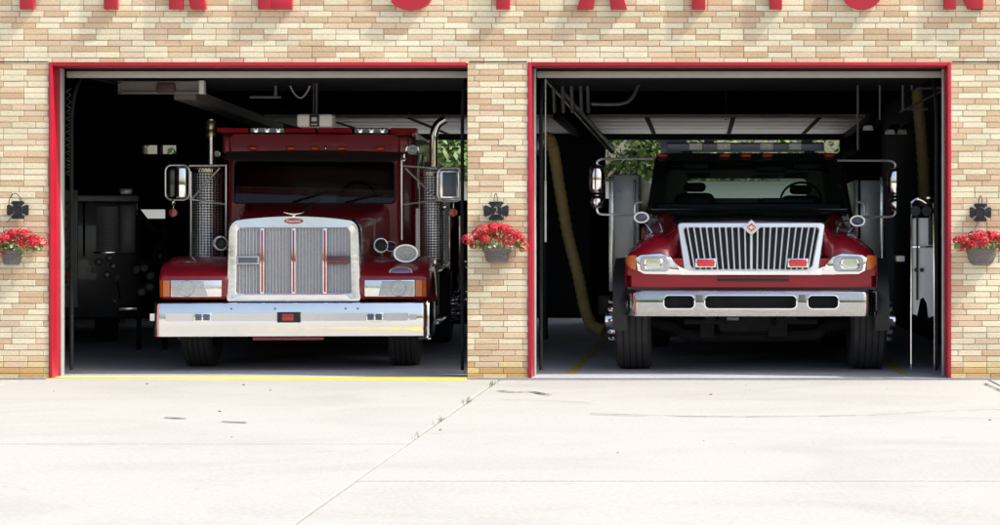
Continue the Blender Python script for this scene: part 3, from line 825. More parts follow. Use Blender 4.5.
    b = bm_(); box(b, -1.045, 1.07, yc+.045, yc+.64, Z(154, yc), Z(134, yc)-.01, .035, 3); obj('roof_header', b, M['red'], T)
    b = bm_(); ip = [(x, yc+.012+(z-Z(203.5, yc))*.20, z) for x, z in wl]; b.faces.new([b.verts.new(p) for p in ip]); obj('windshield', b, M['glassL'], T, 0)
    b = bm_(); loft(b, [at([(x*1.006, 2.02+(z-2.02)*1.015) for x, z in wl], yc-.004), at([(x*.985, 2.02+(z-2.02)*.965) for x, z in wl], yc+.004)], True); obj('windshield_seal', b, M['black'], T)
    b = bm_()
    for x, a in ((-.25, 18), (.35, 14)):
        tube(b, [(x, yc-.015, Z(202, yc)), (x+.45*math.cos(R(a)), yc+.006, Z(202, yc)+.45*math.sin(R(a)))], .008, 6)
    obj('wiper', b, M['black'], T)
    # things seen through the windshield
    b = bm_()
    for x in (-.45, .45):
        box(b, x-.25, x+.25, yc+.75, yc+.95, 1.3, 2.05, .06); box(b, x-.15, x+.15, yc+.75, yc+.9, 2.07, 2.3, .05)
    obj('seat', b, M['seat'], T)
    b = bm_(); box(b, -.88, .88, yc+.08, yc+.5, 1.3, 1.76, .04); obj('dashboard', b, M['dash'], T)
    b = bm_(); box(b, .06, .24, yc+.09, yc+.095, 1.80, 1.90); obj('visor_card', b, M['paper'], T, 0)
    b = bm_(); tube(b, [(.45+.2*math.cos(2*PI*k/24), yc+.45-.06*math.sin(2*PI*k/24), 1.86+.19*math.sin(2*PI*k/24)) for k in range(25)], .014, 6, False); obj('steering_wheel', b, M['black'], T)
    # wing: wider crew section behind, dark side windows
    zr = Z(128, 2.4)
    b = bm_(); o3 = rr(-1.07, 1.10, .75, zr, (.03, .03, .06, .06), 5)
    loft(b, [at(rr(-1.02, 1.05, .80, zr-.05, .05, 5), yc+.62), at(o3, yc+.66), at(o3, yc+3.2)], True, True, True); cr = obj('crew_cab', b, M['red'], T, 35)
    for xq in (-1.075, 1.105):
        b = bm_(); 
        for y0, y1 in ((yc+.8, yc+1.5), (yc+1.7, yc+2.4)): box(b, xq-.006, xq+.006, y0, y1, 1.75, 2.42, .004)
        obj('side_window', b, M['blackpaint'], cr)
    # visor
    b = bm_(); zv0, zv1 = Z(160.5, yc-.2), Z(152, yc)
    A = []
    for k in range(17):
        u = -1+2*k/16; x = u*.985; bow = (1-u*u)
        A.append([(x, yc-.20-.05*bow, zv0), (x, yc-.19-.05*bow, zv0+.012), (x, yc+.0, zv1+.018*bow), (x, yc+.0, zv1-.01+.018*bow)])
    loft(b, A, True, True, True); obj('sun_visor', b, pm('olive_visor', (.05, .05, .045), .4, metal=.3), T, 50)
    # marker lights
    for px in (248, 285, 309, 335, 374):
        x = X(px, yc, 308.5); b = bm_(); ball(b, (x, yc-.005, Z(148.5, yc)), .062, .04, .028); obj('marker_light', b, M['orange'], T)
    b = bm_(); ball(b, (X(320, yc, 308.5), yc-.02, Z(148, yc)), .014, .02, .03); obj('roof_nozzle', b, M['chrome'], T)
    # roof header + light bar
    b = bm_(); yl = yc+.12
    zl0, zl1 = Z(134.5, yl)+.004, Z(127.5, yl)
    box(b, -1.06, 1.10, yl, yl+.45, zl0-.008, zl0+.012, .004); lb = obj('light_bar', b, M['blackpaint'], T)
    for a, c, mt in ((214, 245, 'redlens'), (247, 280, 'lens'), (281, 311, 'redlens'), (313, 347, 'redlens'), (350, 383, 'lens'), (385, 411, 'redlens')):
        x0, x1 = X(a, yl, 311), X(c, yl, 311)
        b = bm_(); prism_x(b, [(yl-.02, zl0+.014), (yl-.01, zl1-.01), (yl+.03, zl1), (yl+.36, zl1), (yl+.42, zl0+.014)], x0, x1, .008, 2); q = obj('beacon', b, M[mt], lb)
        if mt == 'lens':
            for k in range(3):
                xx = x0+(x1-x0)*(k+.5)/3; b = bm_(); lathe(b, [(.032, 0), (.028, -.006), (.002, -.008)], (xx, yl-.02, (zl0+zl1)/2+.005), 'Y', 14, False); obj('reflector', b, M['chrome'], q)
    disc_lamp(T, 'spotlight', X(407, yc-.06, 309), yc-.06, Z(150, yc), .078, .064, M['chrome'], M['lens'], .09)
    disc_lamp(T, 'spotlight', X(214, yc-.06, 309), yc-.06, Z(154.5, yc), .035, .04, M['chrome'], M['lens'], .07)
    b = bm_(); tube(b, [(X(400, yc, 309), yc-.03, Z(159, yc)), (X(390, yc, 309), yc-.02, Z(158, yc))], .012, 6); tube(b, [(X(398, yc, 309), yc-.03, Z(154, yc)), (X(398, yc, 309), yc-.02, Z(161, yc))], .012, 6); tube(b, [(X(216, yc, 309), yc-.03, Z(157, yc)), (X(226, yc, 309), yc-.02, Z(157.5, yc))], .01, 6)
    obj('lamp_bracket', b, M['chrome'], T)
    # exhaust stacks
    ys = yc+.32
    for pc, pw, ptop, sx0 in ((201, 16, 166, 206.5), (425, 12, 169, 426.5)):
        x = X(pc, ys, 311.5); r_ = pw/s(ys)
        b = bm_(); z0, z1 = Z(266, ys), Z(ptop, ys)
        lathe(b, [(r_*.9, z0), (r_, z0+.02), (r_, z1-.03), (r_*.9, z1), (r_*.3, z1+.01)], (x, ys, 0), 'Z', 32); stck = obj('muffler_shield', b, M['perf'], T)
        b = bm_(); lathe(b, [(r_*1.03, z0+.03), (r_*1.03, z0+.07)], (x, ys, 0), 'Z', 32, False); lathe(b, [(r_*1.03, z1-.08), (r_*1.03, z1-.045)], (x, ys, 0), 'Z', 32, False); lathe(b, [(r_*.5, .62), (r_*.5, z0)], (x, ys, 0), 'Z', 16); obj('clamp_band', b, M['chrome'], stck)
        xs_ = X(sx0, ys, 311.5); pr = 4.2/s(ys); b = bm_()
        if pc < 300:
            tube(b, [(xs_, ys, z1-.02), (xs_, ys, Z(120, ys))], pr, 16)
            p_ = obj('exhaust_pipe', b, M['alu'], stck)
            b = bm_(); lathe(b, [(pr*1.15, Z(137, ys)), (pr*1.25, Z(135, ys)), (pr*1.25, Z(131, ys)), (pr*1.1, Z(130, ys)), (pr*1.22, Z(128, ys)), (pr*1.22, Z(122.5, ys)), (pr*1.0, Z(121, ys))], (xs_, ys, 0), 'Z', 16); obj('collar', b, pm('brass_collar', (.55, .45, .30), .3, metal=.9), p_)
        else:
            tube(b, smooth_path([(xs_, ys, z1-.02), (xs_, ys, Z(150, ys)), (xs_+.005, ys, Z(134, ys)), (xs_+.05, ys, Z(124, ys)), (xs_+.14, ys, Z(118.5, ys))], 6), pr, 16)
            obj('exhaust_pipe', b, M['chrome'], stck)
    # west-coast mirrors
    ym = yc-.05
    for px0, px1, q0, q1, py0, py1, pin, arm in ((163, 186.5, 173, 183.5, 165.5, 200, 222, 'l'), (432, 456, 433.5, 454, 167.5, 201, 397, 'r')):
        b = bm_(); x0, x1 = X(px0, ym, 309), X(px1, ym, 309); z0, z1 = Z(py1, ym), Z(py0, ym)
        loop = rr(x0, x1, z0, z1, .07, 4); tube(b, [(x, ym, z) for x, z in loop+[loop[0]]], .012, 8, False)
        xi = X(pin, ym, 309); far = x1 if arm == 'l' else x0
        tube(b, [(far, ym, z1-.005), (xi, ym+.02, Z(165.5, ym))], .011, 8); tube(b, [(far, ym, z0+.01), (xi, ym+.02, Z(204.5, ym))], .011, 8)
        if arm == 'l':
            xv = X(188, ym, 309); tube(b, [(xv, ym, Z(172, ym)), (xv, ym, Z(285, ym))], .011, 8); tube(b, [(xv, ym, Z(200, ym)), (X(216, ym, 309), ym+.02, Z(168, ym))], .011, 8)
            tube(b, [(xi, ym+.02, Z(165, ym)), (xi, ym+.02, Z(250, ym))], .011, 8)
        else:
            tube(b, [(X(400, ym, 309), ym+.02, Z(168, ym)), (X(433, ym, 309), ym, Z(201, ym))], .011, 8); tube(b, [(X(396, ym, 309), ym+.02, Z(160, ym)), (X(396, ym, 309), ym+.02, Z(240, ym))], .012, 8)
        mi = obj('mirror', b, M['brightchrome'], T)
        b = bm_(); box(b, X(q0, ym, 309), X(q1, ym, 309), ym-.02, ym+.045, z0+.02, z1-.02, .018, 3); obj('mirror_shell', b, M['chrome'] if arm == 'l' else M['alu'], mi)
        if arm == 'l':
            b = bm_(); box(b, x0+.02, X(q0, ym, 309)-.008, ym-.012, ym+.04, z0+.03, z1-.03, .015); obj('mirror_back', b, M['blackpaint'], mi)
        else:
            b = bm_(); box(b, X(437, ym, 309), X(451, ym, 309), ym-.026, ym-.012, z0+.05, z1-.05, .01); obj('mirror_back', b, M['lensbl'], mi)
        pm_x, pm_z = (X(170.5, ym, 309), Z(213, ym)) if arm == 'l' else (X(447.5, ym, 309), Z(212.5, ym))
        b = bm_(); lathe(b, [(.005, -.03), (.045, -.02), (.052, 0), (.05, .03), (.02, .04)], (pm_x, ym, pm_z), 'Y', 16); obj('marker_lamp', b, M['orange'], mi)
        b = bm_(); tube(b, [(pm_x, ym+.01, pm_z+.04), (pm_x, ym+.01, z0)], .009, 6)
        ball(b, ((pm_x, ym, z0-.03) if arm == 'l' else (X(439, ym, 309), ym, Z(207, ym))), .028, .03, .038, 10, 8)
        obj('lamp_stalk', b, M['chrome'], mi)
    # horns, round lamp and badge
    horn(T, X(214, 1.3, 300), 1.3, Z(243.5, 1.3), .085)
    horn(T, X(377, .9, 300), .9, Z(245.5, .9), .085); horn(T, X(386, .95, 300), .98, Z(246.5, .95), .06)
    horn(T, X(366, .9, 300), 1.1, Z(246, .9), .06)
    disc_lamp(T, 'floodlight', X(404.5, .45, 297), .45, Z(253.5, .45), .137, .10, M['brightchrome'], M['ringlens'], .12)
    b = bm_(); tube(b, [(X(404.5, .45, 297), .54, Z(258, .45)), (X(404.5, .45, 297), .56, 1.12)], .02, 8); tube(b, [(X(377, .9, 300), 1.0, Z(250, .9)), (X(377, .9, 300), 1.0, 1.15)], .02, 8); tube(b, [(X(386, .9, 300), 1.1, Z(250, .9)), (X(386, .9, 300), 1.1, 1.15)], .02, 8); tube(b, [(X(214, 1.3, 300), 1.4, Z(247, 1.3)), (X(214, 1.3, 300), 1.4, 1.1)], .02, 8); obj('horn_bracket', b, M['steel'], T)
    # oval badge on sloped fender top, right
    x, y, z = X(402, .3, 297), .25, Z(271.5, .3)
    b = bm_()
    def bad(k, off):
        return [(x+.125*k*math.cos(a), y-off-.05+.03*k*math.sin(a), z+off*.2+.048*k*math.sin(a)) for a in [2*PI*i/28 for i in range(28)]]
    loft(b, [bad(1, -.02), bad(1, .004), bad(.93, .008), bad(.9, .006)], True, True, True); bd = obj('badge', b, M['brightchrome'], T)
    b = bm_(); loft(b, [bad(.88, .007), bad(.5, .012), bad(.01, .0125)], True); obj('badge_face', b, M['purple'], bd)
    # wheels, chassis
    for sd in (-1, 1):
        wheel(T, sd*1.10, 1.02, .50, .50, .33, sd)
        wheel(T, sd*1.10, 5.9, .50, .50, .5, sd)
    b = bm_()
    for sd in (-1, 1): box(b, sd*.42-.05, sd*.42+.05, .25, 7.5, .55, .80)
    tube(b, [(-1.05, 1.02, .48), (-.6, 1.02, .42), (.6, 1.02, .42), (1.05, 1.02, .48)], .07, 8); box(b, -.3, .3, .6, 1.6, .42, .9, .05)
    box(b, -.9, .9, 2.0, 2.4, .35, .8, .03); lathe(b, [(.05, 5.7), (.26, 5.8), (.26, 6.0), (.05, 6.1)], (0, 0, .45), 'Y', 16); obj('chassis', b, M['under'], T)
    b = bm_(); box(b, -1.2, 1.2, 5.15, 8.2, .5, 2.4, .03); obj('pump_body', b, M['red'], T)
    # side step box, tank, grab rails on the right flank
    b = bm_(); box(b, 1.07, 1.33, yc+.15, yc+1.4, Z(333, 2)+.16, Z(276, 2), .015); sb = obj('battery_box', b, M['gunbox'], T)
    b = bm_(); box(b, 1.05, 1.40, yc+.1, yc+1.6, .40, .44, .01); box(b, 1.07, 1.36, yc+.1, yc+1.6, Z(272, 2)-.01, Z(272, 2)+.015, .006); obj('step_plate', b, M['alu'], sb)
    b = bm_()
    for px, y_, p0, p1 in ((444, yc+.1, 216, 262), (452.5, yc+.25, 216, 290), (459, yc+.5, 178, 275)):
        xx = X(px, y_, 311); tube(b, [(xx, y_, Z(p0, y_)), (xx, y_, Z(p1, y_))], .012, 8)
    xx = X(444, yc+.1, 311); tube(b, smooth_path([(xx, yc+.1, Z(262, 2)), (xx-.03, yc+.1, Z(266, 2)), (xx-.08, yc+.1, Z(267, 2))], 4), .012, 8)
    obj('grab_rail', b, M['chrome'], T)
    b = bm_(); xx = X(459, yc+.5, 311); ball(b, (xx, yc+.5, Z(232, 2.3)), .07, .07, .07); ball(b, (xx+.02, yc+.6, Z(272, 2.3)), .1, .09, .13); box(b, xx-.1, xx+.08, yc+.7, yc+1.0, Z(310, 2.3), Z(262, 2.3), .03)
    tube(b, smooth_path([(xx-.02, yc+.55, Z(265, 2)), (xx-.12, yc+.5, Z(280, 2)), (xx, yc+.5, Z(296, 2)), (xx+.05, yc+.55, Z(318, 2))], 4), .025, 8)
    obj('pump_fitting', b, M['black'], T)
    b = bm_(); xx = X(456, yc+.5, 311)
    for k, zz in enumerate((262, 268, 280, 292, 300)): ball(b, (xx+.03*math.sin(k*2.3), yc+.44, Z(zz, 2.3)), .018, .018, .018, 8, 6)
    obj('valve_knob', b, M['chrome'], T)
    # cab side, left: step and dark parts
    b = bm_()
    for k in range(6): ball(b, (1.40, .35+.01*k, Z(312+5.5*k, .3)), .028, .02, .014, 8, 5)
    obj('lug_cover', b, M['chrome'], T)
    return T
left_truck()

# ------------------------------------------------------------------ RIGHT TRUCK
def right_truck():
    Y0 = .50; CX = 751.5
    T = thing('fire_truck', 'red fire truck with black cab roof and wide slatted chrome grille, right bay', 'fire truck', (WX(CX, Y0), Y0, 0), R(-.6), 'fire trucks parked facing out of the bays')
    def s(y): return S(Y0+y)
    def X(px, y=0, c=752.3): return (px-c)/s(y)
    def Z(py, y=0): return EYE+(VY-py)/s(y)
    # bumper: chrome with three slots.  built as strips round the slots on a softly bowed face
    z0, z1 = Z(316.5), Z(290); sz0, sz1 = Z(308.5), Z(296)
    def bow(x): return .05*(abs(x)/1.3)**2 + .13*(max(0, abs(x)-1.14)/.16)**2
    slots = [(X(665), X(695)), (X(706), X(797)), (X(809), X(839))]
    b = bm_()
    def inslot(x, z):
        for a, c in slots:
            if a < x < c and sz0 < z < sz1:
                r_ = .045; cx = min(max(x, a+r_), c-r_); cz = min(max(z, sz0+r_), sz1-r_)
                if (x-cx)**2+(z-cz)**2 <= r_*r_: return True
        return False
    NX, NZ = 520, 26
    xsv = [-1.30+2.60*i/NX for i in range(NX+1)]; zsv = [z0+(z1-z0)*k/NZ for k in range(NZ+1)]
    def yprof(z):
        u = (z-z0)/(z1-z0)
        return .022*abs(2*u-1)**2.2 + .03*max(0, (u-.86)/.14)**2
    grid = [[None]*(NZ+1) for _ in range(NX+1)]
    for i in range(NX):
        for k in range(NZ):
            xm, zm = (xsv[i]+xsv[i+1])/2, (zsv[k]+zsv[k+1])/2
            if inslot(xm, zm): continue
            q = []
            for (ii, kk) in ((i, k), (i+1, k), (i+1, k+1), (i, k+1)):
                if grid[ii][kk] is None: grid[ii][kk] = b.verts.new((xsv[ii], bow(xsv[ii])+yprof(zsv[kk]), zsv[kk]))
                q.append(grid[ii][kk])
            b.faces.new(q)
    bmesh.ops.solidify(b, geom=b.faces[:], thickness=.012)
    bp = obj('bumper', b, M['chrome'], T, 50)
    b = bm_()
    for a, c in slots:
        L_ = rr(a, c, sz0, sz1, .045, 6); L2 = rr(a-.012, c+.012, sz0-.012, sz1+.012, .055, 6); L3 = rr(a+.006, c-.006, sz0+.006, sz1-.006, .04, 6)
        f = lambda x, z: bow(x)
        loft(b, [at(L2, .002, f), at(L2, -.006, f), at(L_, -.008, f), at(L3, .004, f), at(L3, .08, f)], True)
    obj('slot_rim', b, M['chrome'], bp)
    b = bm_()
    for px in (700, 803): box(b, X(px)-.035, X(px)+.035, -.012, .01, Z(301), Z(295), .006)
    obj('tow_pin', b, M['steel'], bp)
    b = bm_()
    box(b, -1.1, 1.1, .14, .3, Z(313), Z(292)); obj('bumper_beam', b, M['under'], T)
    # front body: fenders + hood as one lofted skin
    def sect(y, W, zo_, zi, wh, zh, zc, zb):
        h = [(W, zb), (W+.005, zb+.12*(zo_-zb)/.3), (W, zo_-.08), (W-.03, zo_-.02), (W-.09, zo_+.03), (W-.22, zi-.03), (W-.34, zi), (wh+.11, zi-.01), (wh+.05, zi+.02), (wh, (zi+zh)/2), (wh-.03, zh-.02), (wh-.12, zh), (wh*.45, (zh+zc)/2), (0, zc)]
        pts = h + [(-x, z) for x, z in h[::-1][1:]]
        dy = max(0, .22-(y-.10)*1.0) if y < .3 else 0
        return [(x, y+dy*(1 if abs(x) <= wh+.001 else (.5 if abs(x) <= wh+.06 else 0)), z) for x, z in pts]
    b = bm_()
    S_ = [sect(.10, 1.28, 1.16, 1.19, .74, 1.24, 1.24, Z(287)),
          sect(.115, 1.29, 1.17, 1.22, .745, 1.30, 1.31, Z(287)),
          sect(.15, 1.30, 1.19, 1.28, .75, 1.44, 1.46, Z(287)),
          sect(.20, 1.305, 1.22, 1.35, .75, 1.54, 1.565, Z(287)),
          sect(.34, 1.31, 1.26, 1.42, .76, 1.59, 1.60, Z(287)),
          sect(.55, 1.315, 1.29, 1.465, .78, 1.615, 1.625, 1.0),
          sect(.9, 1.315, 1.30, 1.48, .84, 1.645, 1.66, 1.12),
          sect(1.25, 1.31, 1.29, 1.48, .95, 1.67, 1.69, 1.10),
          sect(1.50, 1.30, 1.26, 1.47, 1.05, 1.70, 1.715, .9)]
    loft(b, S_, False); 
    # close the front lower face
    hd = obj('hood', b, M['redR'], T, 60); hd.data.materials.append(M['blackpaint'])  # hood top black: dark ceiling reflection put into the colour
    for p in hd.data.polygons:
        if max(abs(hd.data.vertices[i].co.x) for i in p.vertices) < 1.06 and min(hd.data.vertices[i].co.z for i in p.vertices) > 1.50 and min(abs(hd.data.vertices[i].co.x) for i in p.vertices) < .80: p.material_index = 1
    b = bm_()
    loft(b, [[(x, .08+.05*(abs(x)/1.3)**3+(.12 if abs(x) > 1.27 else 0), z) for x in [(-1.30+2.6*i/40) for i in range(41)]] for z in (Z(287.5), Z(286.5), Z(276.5), Z(275))], False)
    for sd in (-1, 1): loft(b, [[(sd*x, .082+.05*(x/1.3)**3, z) for x in [(.68+.60*i/10) for i in range(11)]] for z in (Z(276), 1.19)], False)
    obj('front_panel', b, M['redpanel'], T, 50)
    b = bm_(); box(b, X(718), X(790), .065, .09, Z(281.5), Z(279), .004); box(b, -1.28, 1.28, .10, .2, Z(290), Z(287.5)); obj('air_slot', b, M['black'], T)
    # grille frame (trapezoid) chrome
    g = .03
    def trap(hwb, hwt, za, zb_, r): 
        L_ = rr(-1, 1, 0, 1, (.10, .10, .06, .06), 5)
        return [(u*(hwb+(hwt-hwb)*v), za+(zb_-za)*v) for u, v in L_]
    o1 = trap(.69, .765, Z(274), Z(222.5), .1); i1 = trap(.615, .70, Z(269), Z(228), .1); m1 = trap(.68, .757, Z(273.3), Z(223.2), .1); m2 = trap(.628, .712, Z(270), Z(227), .1)
    yt = lambda x, z: .10*((z-1.02)/.55) + .03*(abs(x)/.75)**2
    b = bm_(); loft(b, [at(o1, g+.16, yt), at(o1, g+.03, yt), at(m1, g, yt), at(m2, g-.004, yt), at(i1, g+.015, yt), at(i1, g+.09, yt)], True); gf = obj('grille_surround', b, M['brightchrome'], T, 40)
    b = bm_()
    b.faces.new([b.verts.new(p) for p in at(trap(.635, .725, Z(271), Z(226), .1), g+.10, yt)]); gb = obj('grille_backing', b, M['black'], T, 0)
    b = bm_()
    for k in range(-10, 11):
        u = k/10.6; xb_, xt_ = u*.615, u*.70
        wd = .0105 if k else .014
        za, zb_ = Z(270), Z(226.5)
        y_a, y_b = g+.012+yt(xb_, za), g+.012+yt(xt_, zb_)
        loft(b, [[(xb_-wd, y_a, za), (xb_-wd*.4, y_a-.012, za), (xb_+wd*.4, y_a-.012, za), (xb_+wd, y_a, za), (xb_+wd*.6, y_a+.04, za), (xb_-wd*.6, y_a+.04, za)],
                 [(xt_-wd, y_b, zb_), (xt_-wd*.4, y_b-.012, zb_), (xt_+wd*.4, y_b-.012, zb_), (xt_+wd, y_b, zb_), (xt_+wd*.6, y_b+.04, zb_), (xt_-wd*.6, y_b+.04, zb_)]], True, True, True)
    obj('grille_bar', b, M['brightchrome'], gf)
    # lower chrome band under the grille flaring to the headlights
    b = bm_(); LO = []
    for i in range(33):
        u = -1+2*i/32; x = u*.86; a = abs(u)
        zt_ = Z(270.5) + (.09*max(0, a-.72)/.28)
        zbm = Z(276.2)
        LO.append([(x, g+.02+.05*a*a, zbm), (x, g-.006+.05*a*a, zbm+.012), (x, g-.008+.05*a*a, zt_-.01), (x, g+.03+.05*a*a, zt_)])
    loft(b, LO, True, True, True); obj('grille_sill', b, M['chrome'], T, 50)
    # diamond emblem
    b = bm_(); zc = Z(227.5); yq = g+.07
    dm = lambda k, y: [(k*.095, y, zc), (0, y, zc+k*.082), (-k*.095, y, zc), (0, y, zc-k*.082)]
    loft(b, [dm(1, yq+.05), dm(1, yq), dm(.92, yq-.01), dm(.56, yq-.01), dm(.53, yq-.002)], True, True, True); em = obj('emblem', b, M['white'], T, 20)
    b = bm_(); loft(b, [dm(.52, yq-.001), dm(.46, yq-.008), dm(.3, yq-.009)], True, False, True); obj('emblem_face', b, M['redlensL'], em, 20)
    b = bm_(); box(b, -.035, .035, yq-.013, yq-.0095, zc-.006, zc+.006); box(b, -.012, .012, yq-.0125, yq-.0095, zc-.02, zc+.02); obj('emblem_mark', b, M['white'], em)
    # grille warning lights
    for px in (706.5, 798.5):
        x = X(px); b = bm_(); box(b, x-.105, x+.105, -.035, .03, Z(267.5), Z(258.5), .006); q = obj('grille_light', b, M['chrome'], T)
        b = bm_(); box(b, x-.09, x+.09, -.05, -.03, Z(266.5), Z(259.5), .012); obj('lens', b, M['redlensL'], q)
    # headlights
    for sd in (-1, 1):
        b = bm_()
        pl = [(sd*.72, Z(275)), (sd*1.10, Z(274.5)), (sd*1.17, Z(271)), (sd*1.19, Z(258)), (sd*1.14, Z(255)), (sd*.93, Z(253.5)), (sd*.83, Z(257)), (sd*.78, Z(265)), (sd*.72, Z(270))]
        if sd < 0: pl = pl[::-1]
        prism(b, pl, .045, .16, .012); hl = obj('headlight', b, M['chrome'], T)
        b = bm_(); L_ = rr(min(sd*.84, sd*1.145), max(sd*.84, sd*1.145), Z(271.8), Z(256.2), .05, 5)
        L2 = [(x*.99+sd*.01, .02+z*.98) for x, z in L_]
        loft(b, [at(L_, .05), at(L_, .03), at([(sd*.99+(x-sd*.99)*.9, Z(264)+(z-Z(264))*.86) for x, z in L_], .018)], True, True, True); obj('lens', b, M['lens'], hl)
        b = bm_(); loft(b, [at(rr(sd*1.01-.10, sd*1.01+.10, Z(269.5), Z(258.5), .035), .014), at(rr(sd*1.01-.09, sd*1.01+.09, Z(269), Z(259), .03), .008), at(rr(sd*1.01-.07, sd*1.01+.07, Z(268), Z(260), .02), .016)], True, True, True); obj('reflector', b, M['chrome'], hl)
        b = bm_(); loft(b, [[(sd*x_, y_, Z(270.5)+dz_), (sd*x_, y_-.0, Z(255.5)+dt_), (sd*x_, y_+.05, Z(255.5)+dt_), (sd*x_, y_+.05, Z(270.5)+dz_)] for x_, y_, dz_, dt_ in ((1.185, .05, 0, .0), (1.24, .065, .02, .0), (1.28, .11, .05, -.01), (1.30, .16, .08, -.03))], True, True, True); obj('turn_signal', b, M['amber'], hl)
        # wheel arch flare, mud flap
        b = bm_(); ax = .95
        L3 = []
        for k in range(0, 15):
            a = R(-12+204*k/14); cy, cz = ax-.66*math.cos(a), .56+.60*math.sin(a)
            L3.append([(sd*1.29, cy, cz), (sd*1.43, cy, cz), (sd*1.44, cy, cz-.03 if 0 else cz+.02), (sd*1.30, cy, cz+.04)])
        loft(b, L3, True, True, True); obj('wheel_arch', b, M['black'], T, 40)
        wheel(T, sd*1.24, ax, .52, .52, .38, sd)
        wheel(T, sd*1.22, 5.2, .52, .52, .5, sd)
    # cab, black upper
    yc0, yc1 = 1.42, 1.95
    zb_, zt_ = Z(209, yc0), Z(160, yc1)
    def slant(z): return yc0+(z-zb_)/(zt_-zb_)*(yc1-yc0)
    def frame(hwb, hwt, za, zb__, r=.05):
        L_ = rr(-1, 1, 0, 1, (.04, .04, .09, .09), 5)
        return [(u*(hwb+(hwt-hwb)*v), za+(zb__-za)*v) for u, v in L_]
    wl = frame(1.075, .985, zb_, zt_); ol = frame(1.16, 1.05, zb_-.25, Z(153, yc1+.05))
    lay = lambda L_, off: [(x, slant(z)+off + .03*(x*x), z) for x, z in L_]
    lay2 = lambda L_, off: [(x, slant(min(max(z, zb_-.02), zt_+.06))+off + .03*(x*x), z) for x, z in L_]
    b = bm_(); back = [(x*1.0, 3.6, z) for x, z in frame(1.2, 1.1, zb_-.25, Z(153, yc1+.05))]
    backin = [(x, 3.6, z) for x, z in rr(-.72, .72, 1.88, 2.115, .06, 5)]
    loft(b, [lay(wl, .05), lay(wl, .015), lay2([(x*1.01, z) for x, z in wl], 0), lay2([(x*.985, z) for x, z in ol], 0), lay2(ol, .03), back, backin], True)
    obj('cab', b, M['blackpaint'], T, 35)
    b = bm_(); b.faces.new([b.verts.new(p) for p in lay(wl, .03)]); obj('windshield', b, M['glassR'], T, 0)
    b = bm_(); b.faces.new([b.verts.new((x, 3.58, z)) for x, z in rr(-.72, .72, 1.88, 2.115, .06, 5)]); obj('rear_window', b, M['glassR'], T, 0)
    b = bm_(); lo = rr(-1.18, 1.18, .75, zb_-.2, .04, 4)
    loft(b, [at(lo, 1.5), at(lo, 3.6)], True, True, True); obj('cab_lower', b, M['redR'], T)
    b = bm_()
    for x, hh in ((-.62, 1.93), (.62, 1.90)): box(b, x-.24, x+.24, 2.9, 3.1, 1.3, hh, .09, 3); box(b, x-.13, x+.13, 2.92, 3.02, hh+.01, hh+.12, .05, 3)
    obj('seat', b, M['seat'], T)
    b = bm_(); box(b, -1.03, 1.03, 1.62, 2.1, 1.3, Z(203, 1.8), .05); box(b, .1, .75, 1.75, 2.0, Z(204, 1.8), Z(198, 1.8), .05); obj('dashboard', b, M['dash'], T)
    b = bm_(); tube(b, [(.60+.23*math.cos(2*PI*k/28), 2.35-.10*math.sin(2*PI*k/28), 1.83+.2*math.sin(2*PI*k/28)) for k in range(29)], .014, 6, False)
    tube(b, [(.37, 2.35, 1.83), (.83, 2.35, 1.83)], .012, 6); tube(b, [(.6, 2.35, 1.83), (.6, 2.2, 1.65)], .02, 6); obj('steering_wheel', b, M['black'], T)
    b = bm_(); box(b, .08, .42, 2.05, 2.1, 2.14, 2.21, .02); box(b, -.75, -.45, 2.0, 2.04, 2.16, 2.24, .02); box(b, .5, .8, 2.0, 2.04, 2.16, 2.24, .02); obj('sun_flap', b, M['black'], T)
    # cowl: dark strip between hood and glass with wipers
    b = bm_(); loft(b, [[(x, 1.30+.0*x, 1.665+.03*(1-x*x)) for x in [(-1.1+2.2*i/20) for i in range(21)]], [(x, 1.47+.03*x*x, zb_+.005) for x in [(-1.1+2.2*i/20) for i in range(21)]]], False); obj('cowl', b, M['black'], T)
    b = bm_()
    for x0, x1 in ((-.15, -.85), (.75, .05)):
        tube(b, [(x0, 1.43, zb_+.0), (x1, 1.47, zb_+.045)], .009, 6)
    obj('wiper', b, M['black'], T)
    for px in (665, 728, 749.5, 771, 833):
        b = bm_(); ball(b, (X(px, yc1, 752), yc1+.06, Z(156.3, yc1)+.012), .066, .05, .020); obj('marker_light', b, M['orange'], T)
    # light bar
    yl = yc1+.35; zl0, zl1 = Z(151, yl), Z(142.5, yl)
    b = bm_(); prism_x(b, [(yl, zl0), (yl-.01, zl1-.02), (yl+.02, zl1), (yl+.3, zl1), (yl+.33, zl0)], X(671, yl), X(828, yl), .01, 2); box(b, X(664, yl), X(690, yl), yl+.1, yl+.3, zl0-.06, zl1+.04, .02)
    lb = obj('light_bar', b, M['lensbl'], T)
    for a, c in ((693, 706), (721, 734), (764, 777), (793, 805)):
        b = bm_(); box(b, X(a, yl), X(c, yl), yl-.02, yl+.02, zl0+.012, zl1-.012, .005); q = obj('beacon', b, M['white'], lb)
        b = bm_()
        for k in range(3): xx = X(a, yl)+(X(c, yl)-X(a, yl))*(k+.5)/3; lathe(b, [(.018, 0), (.012, -.006), (.001, -.003)], (xx, yl-.02, (zl0+zl1)/2), 'Y', 10, False)
        obj('reflector', b, M['white'], q)
    b = bm_()
    for x in (-.7, .7): box(b, x-.06, x+.06, yl+.05, yl+.25, Z(153, yl)-.05, zl0+.002, .01)
    box(b, X(708, yl), X(718, yl), yl+.05, yl+.2, zl1, zl1+.05, .01); box(b, X(806, yl), X(816, yl), yl+.05, yl+.2, zl1, zl1+.03, .01)
    obj('bar_mount', b, M['black'], lb)
    # mirrors
    ym = 1.45
